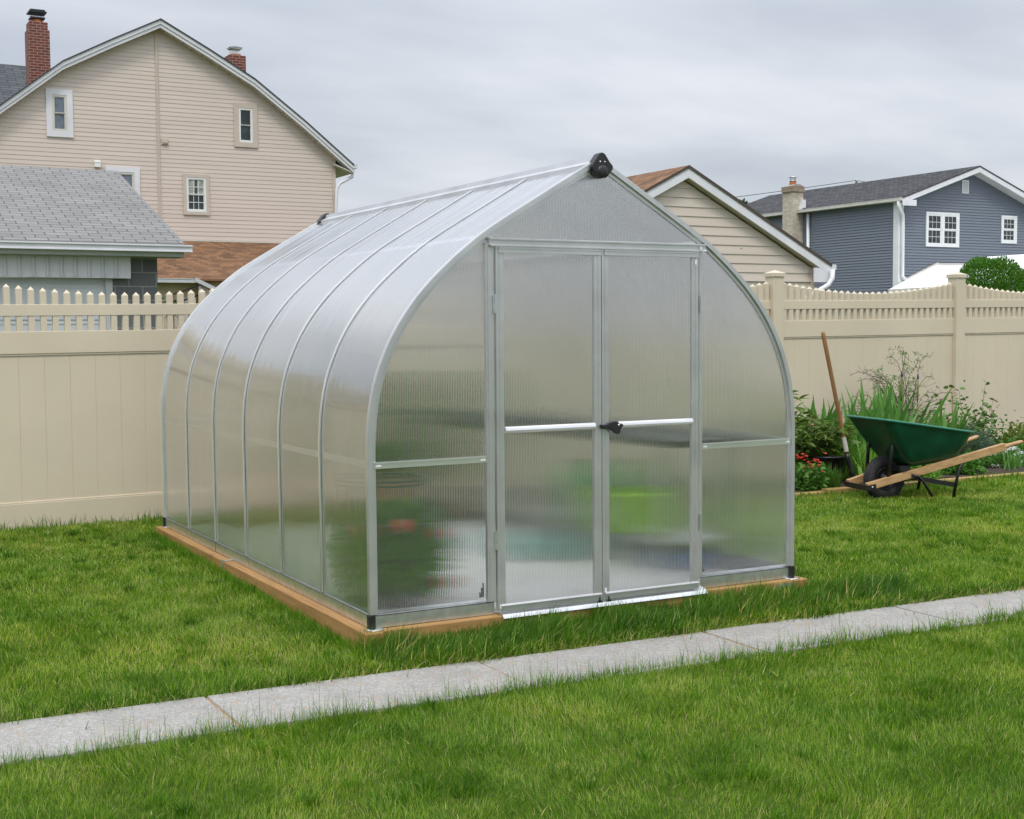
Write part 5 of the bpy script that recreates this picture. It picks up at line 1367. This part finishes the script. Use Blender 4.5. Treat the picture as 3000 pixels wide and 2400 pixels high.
mb.obox(WL(.10, -.17, .245), WL(.10, .17, .245), .10, .045); mb.build('tray_support', M['blackmetal'], wb)
mb = MB(); mb.obox(WL(.50, -.2, .285), WL(.50, .2, .285), .06, .03); mb.build('tray_support', M['blackmetal'], wb)
mb = MB(); mb.obox(WL(-.245, -.165, .10), WL(-.245, .165, .10), .006, .042); 
for sgn in (-1, 1): mb.obox(WL(-.245, sgn*.163, .10), WL(-.17, sgn*.168, .112), .006, .04)
mb.build('nose_guard', M['blackmetal'], wb)
for sgn in (-1, 1):
    mb = MB(); mb.lathe([(0, .008), (.007, .006), (.009, 0)], WL(-.205, sgn*.171, .108), 8, ax=tuple(wc*sgn)); mb.build('bolt', M['steel'], wb)
wh = bpy.data.objects.new('wheel', None); C.objects.link(wh); wh.parent = wb
wcen = WL(.02, 0, .155); TR, TW = .184, .048
mb = MB(); prof_ = []
for i in range(17):
    a = -PI*.93+2*PI*.93*i/16; prof_.append((TR-.045+.048*math.cos(a), .048*math.sin(a)))
mb.lathe(prof_, wcen, 48, ax=tuple(wc))
for i in range(48):
    a = 2*PI*i/48
    e1 = (Vector((0, 0, 1))*math.cos(a)+wa*math.sin(a)); 
    for sg in (-1, 1):
        mb.obox(wcen+e1*(TR+.0005)+wc*(.004*sg), wcen+e1*(TR-.010)+wc*(.036*sg)+(Vector((0, 0, 1))*-math.sin(a)+wa*math.cos(a))*.010, .006, .008, up=tuple(e1))
mb.build('tyre', M['rubber'], wh)
mb = MB()
for sg in (-1, 1): mb.lathe([(.095, .028*sg), (.088, .034*sg), (.080, .018*sg), (.045, .014*sg), (.030, .022*sg), (.028, .05*sg), (.0, .05*sg)], wcen, 32, ax=tuple(wc))
mb.build('rim', M['blackmetal'], wh)
mb = MB(); mb.tube([wcen-wc*.16, wcen+wc*.16], .009, 8); mb.build('axle', M['steel'], wh)

# ------------------------------------------------------------------ lawn grass (one object: nobody could count the blades)
rg = np.random.default_rng(5)
def vnoise(x, y, s, seed):
    r_ = np.random.default_rng(seed); G = r_.random((64, 64)).astype(np.float32)
    u = x/s; v = y/s; iu = np.floor(u).astype(int); iv = np.floor(v).astype(int); fu = u-iu; fv = v-iv
    fu = fu*fu*(3-2*fu); fv = fv*fv*(3-2*fv)
    g = lambda a, b: G[a % 64, b % 64]
    return (g(iu, iv)*(1-fu)+g(iu+1, iv)*fu)*(1-fv)+(g(iu, iv+1)*(1-fu)+g(iu+1, iv+1)*fu)*fv
def gzn(x, y): return -.092+.034*np.clip((y-.2)/3.4, 0, 1)+.0065*np.clip(x-2.5, 0, 8)
cam3 = np.array(CAM); A3 = np.array([list(cr), list(cu), list(cd)])
def lawn_mask(x, y):
    ok = ~((x > -.062) & (x < W_+.066) & (y > -.056) & (y < L_+.05))
    ok &= ~((y > SW0-.012+swo(x)) & (y < SW1+.004+swo(x)))
    ok &= ~((x > 2.9) & (y > 2.875))
    ok &= (y < FY-.04)
    return ok
def visible(x, y, z, mg):
    v = np.stack([x-cam3[0], y-cam3[1], z-cam3[2]], 1)@A3.T
    w_ = v[:, 2]
    return (w_ > .5) & (np.abs(v[:, 0]/np.maximum(w_, .1)) < .385*(1+mg)) & (np.abs(v[:, 1]/np.maximum(w_, .1)) < .308*(1+mg)), w_
VX, TI, NBL = [], [], 0
def emit(x, y, h, wd, lean, lang, tint, z0=None, curl=1.0):
    """5-vertex blades"""
    n = len(x); z = gzn(x, y)-.006 if z0 is None else z0
    th = lang; dx, dy = np.cos(th), np.sin(th)
    fa = rg.uniform(0, 2*np.pi, n); sx_, sy_ = np.cos(fa)*wd*.5, np.sin(fa)*wd*.5
    l1, l2 = lean*.35*h, lean*h*curl
    hz1, hz2 = h*.55, h*np.sqrt(np.maximum(.12, 1-np.minimum(lean, .93)**2))
    P0 = np.stack([x-sx_, y-sy_, z], 1); P1 = np.stack([x+sx_, y+sy_, z], 1)
    P2 = np.stack([x+dx*l1-sx_*.8, y+dy*l1-sy_*.8, z+hz1*hz2/h], 1); P3 = np.stack([x+dx*l1+sx_*.8, y+dy*l1+sy_*.8, z+hz1*hz2/h], 1)
    P4 = np.stack([x+dx*l2, y+dy*l2, z+hz2], 1)
    VX.append(np.stack([P0, P1, P2, P3, P4], 1).reshape(-1, 3)); TI.append(np.repeat(tint, 5))
def field(x0, x1, y0, y1, dens, hbase, wbase, mg=.15):
    n = int((x1-x0)*(y1-y0)*dens)
    x = rg.uniform(x0, x1, n); y = rg.uniform(y0, y1, n)
    ok = lawn_mask(x, y); x, y = x[ok], y[ok]
    vis, dist = visible(x, y, gzn(x, y), mg); x, y, dist = x[vis], y[vis], dist[vis]
    c1 = vnoise(x+50, y+50, .16, 1); c2 = vnoise(x+50, y+50, .55, 2); c3 = vnoise(x+50, y+50, .07, 3)
    keep = rg.random(len(x)) < .62+.5*c3
    x, y, dist, c1, c2, c3 = x[keep], y[keep], dist[keep], c1[keep], c2[keep], c3[keep]
    h = hbase*(.55+.55*c1+.35*c2)*rg.uniform(.6, 1.25, len(x))
    lang = 2*np.pi*(vnoise(x+50, y+50, .22, 7)*1.6)+rg.normal(0, 1.0, len(x))
    lean = np.clip(rg.normal(.42, .2, len(x))+.25*(c1-.5), .05, .9)
    wd = wbase*rg.uniform(.7, 1.3, len(x))*np.clip(dist/5.5, .8, 2.2)
    c4 = vnoise(x+50, y+50, 1.15, 21)
    tint = np.clip(.20+.28*(1-c1)+.26*c4+rg.normal(0, .25, len(x))+.12*(c2-.5), 0, .88)
    dry = rg.random(len(x)) < .035; tint[dry] = rg.uniform(.88, 1, dry.sum())
    emit(x, y, h, wd, lean, lang, tint)
field(-3.2, 3.6, -3.4, -.80, 24000, .038, .0023)
field(-3.2, 5.0, -.62, 2.0, 17000, .038, .0026)
field(-2.6, 3.0, 2.0, 4.5, 12000, .038, .0028)
field(3.6, 9.5, -3.0, -.94, 14000, .040, .0026)
field(5.0, 9.5, -.85, 2.0, 12000, .038, .0027)
field(2.4, 12.0, 1.9, 2.9, 11000, .036, .0028)
# coarse tufts scattered through the lawn
nt_ = 900
cx_, cy_ = rg.uniform(-3, 7, nt_), rg.uniform(-3.3, 4.4, nt_)
kk = lawn_mask(cx_, cy_); cx_, cy_ = cx_[kk], cy_[kk]; vis, dd = visible(cx_, cy_, gzn(cx_, cy_), .1); cx_, cy_, dd = cx_[vis], cy_[vis], dd[vis]
for x_, y_, d_ in zip(cx_, cy_, dd):
    n_ = int(rg.integers(25, 90)); rr = rg.uniform(.015, .05); a_ = rg.uniform(0, 2*np.pi, n_); q_ = rr*np.sqrt(rg.random(n_))
    xx, yy = x_+q_*np.cos(a_), y_+q_*np.sin(a_); ok_ = lawn_mask(xx, yy); xx, yy, a_ = xx[ok_], yy[ok_], a_[ok_]; n_ = len(xx)
    if n_: emit(xx, yy, rg.uniform(.035, rg.uniform(.055, .085), n_), rg.uniform(.0025, .0048)*rg.uniform(.7, 1.2, n_)*np.clip(d_/6, .8, 2), np.clip(rg.normal(.5, .22, n_), .05, .92), a_+rg.normal(0, .5, n_), np.clip(rg.normal(rg.uniform(.02, .35), .12, n_), 0, .9))
# straw and clippings lying in the turf
n_ = 9000; x = rg.uniform(-3, 9, n_); y = rg.uniform(-3.3, 4.3, n_); k = lawn_mask(x, y) & (rg.random(n_) < vnoise(x+9, y+9, .5, 44)**2*1.4); x, y = x[k], y[k]
vis, dd = visible(x, y, gzn(x, y), .1); x, y, dd = x[vis], y[vis], dd[vis]; n_ = len(x)
emit(x, y, rg.uniform(.02, .05, n_), .0028*np.clip(dd/6, .8, 2), np.full(n_, .9), rg.uniform(0, 6.28, n_), rg.uniform(.86, 1, n_), z0=gzn(x, y)+rg.uniform(.012, .026, n_))
# long fringes along the kerbs, the timber, the fence and the bed
def fringe(n, x0, x1, yc, ys, h0, h1, wd, tmu, leanmu=.35, angmu=None, dry=.05):
    x = rg.uniform(x0, x1, n); y = yc+rg.normal(0, ys, n)+(vnoise(x+20, x*0+1, .35, 33)-.5)*.05*(1 if .3 < abs(yc) < 1.1 else 0)+(swo(x) if .3 < abs(yc) < 1.1 else 0)
    k = rg.random(n) < .25+1.1*vnoise(x+30, y*0+3, .16, 9)**1.3; x, y = x[k], y[k]
    vis, dist = visible(x, y, gzn(x, y), .15); x, y, dist = x[vis], y[vis], dist[vis]; m_ = len(x)
    h = rg.uniform(h0, h1, m_)*(.6+.8*vnoise(x+70, y+70, .12, 5)); lang = rg.uniform(0, 2*np.pi, m_) if angmu is None else rg.normal(angmu, .7, m_)
    tint = np.clip(rg.normal(tmu, .13, m_), 0, .85); d_ = rg.random(m_) < dry; tint[d_] = rg.uniform(.88, 1, d_.sum())
    emit(x, y, h, wd*rg.uniform(.6, 1.3, m_)*np.clip(dist/6, .8, 2), np.clip(rg.normal(leanmu, .22, m_), .03, .92), lang, tint)
fringe(9000, -3, 8, SW0-.02, .020, .05, .095, .0028, .25, .40)
fringe(5000, -3, 8, SW0+.004, .018, .03, .075, .0030, .30, .75, PI/2)
fringe(1500, -3, 6, SW0-.012, .014, .08, .16, .0020, .30, .25, PI/2)
fringe(9000, -3, 8, SW1+.05, .03, .05, .10, .0040, .12, .55, -PI/2, .10)
fringe(16000, -3, 8, SW1+.004, .016, .02, .065, .0036, .45, .9, None, .62)
fringe(5000, -3, 8, SW1+.030, .02, .04, .10, .0050, .10, .7, -PI/2, .12)
fringe(2600, -3, 8, SW0-.005, .016, .02, .06, .0030, .4, .8, None, .25)
fringe(700, -3, 4, -1.9, .8, .05, .09, .0050, .15, .6, .6, .1)
fringe(17000, -.1, 3.0, -.20, .075, .07, .135, .0042, .10, .55, .4, .05)
fringe(7000, -.1, 2.6, -.080, .02, .06, .115, .0034, .14, .4, None, .05)
fringe(1100, -3, 2.5, FY-.06, .02, .05, .12, .0035, .2, .35)
x = rg.uniform(-.13, -.075, 2800); y = rg.uniform(-.2, L_, 2800)
emit(x, y, rg.uniform(.035, .085, 2800), np.full(2800, .0034), np.clip(rg.normal(.35, .2, 2800), .05, .9), rg.uniform(0, 6.28, 2800), np.clip(rg.normal(.3, .15, 2800), 0, .9))
fringe(3500, 2.55, 9.5, 2.86, .02, .04, .09, .0034, .3, .35)
VXa = np.concatenate(VX).astype(np.float32); TIa = np.concatenate(TI).astype(np.float32); nb = len(VXa)//5
me = bpy.data.meshes.new('lawn_grass'); me.vertices.add(nb*5); me.vertices.foreach_set('co', VXa.ravel())
base = (np.arange(nb)*5)[:, None]
loops = np.concatenate([base+np.array([[0, 1, 3, 2]]), base+np.array([[2, 3, 4]])], 1).astype(np.int32).ravel()
me.loops.add(nb*7); me.loops.foreach_set('vertex_index', loops)
me.polygons.add(nb*2); ls = np.stack([np.arange(nb)*7, np.arange(nb)*7+4], 1).astype(np.int32).ravel()
me.polygons.foreach_set('loop_start', ls)
me.polygons.foreach_set('use_smooth', np.ones(nb*2, dtype=bool))
me.update(calc_edges=True)
at = me.attributes.new('tint', 'FLOAT', 'POINT'); at.data.foreach_set('value', TIa)
me.materials.append(M['grass'])
o = bpy.data.objects.new('lawn_grass', me); C.objects.link(o)
tag(o, 'short bright green lawn grass around the greenhouse and the sidewalk', 'grass', kind='stuff')
print('blades', nb)
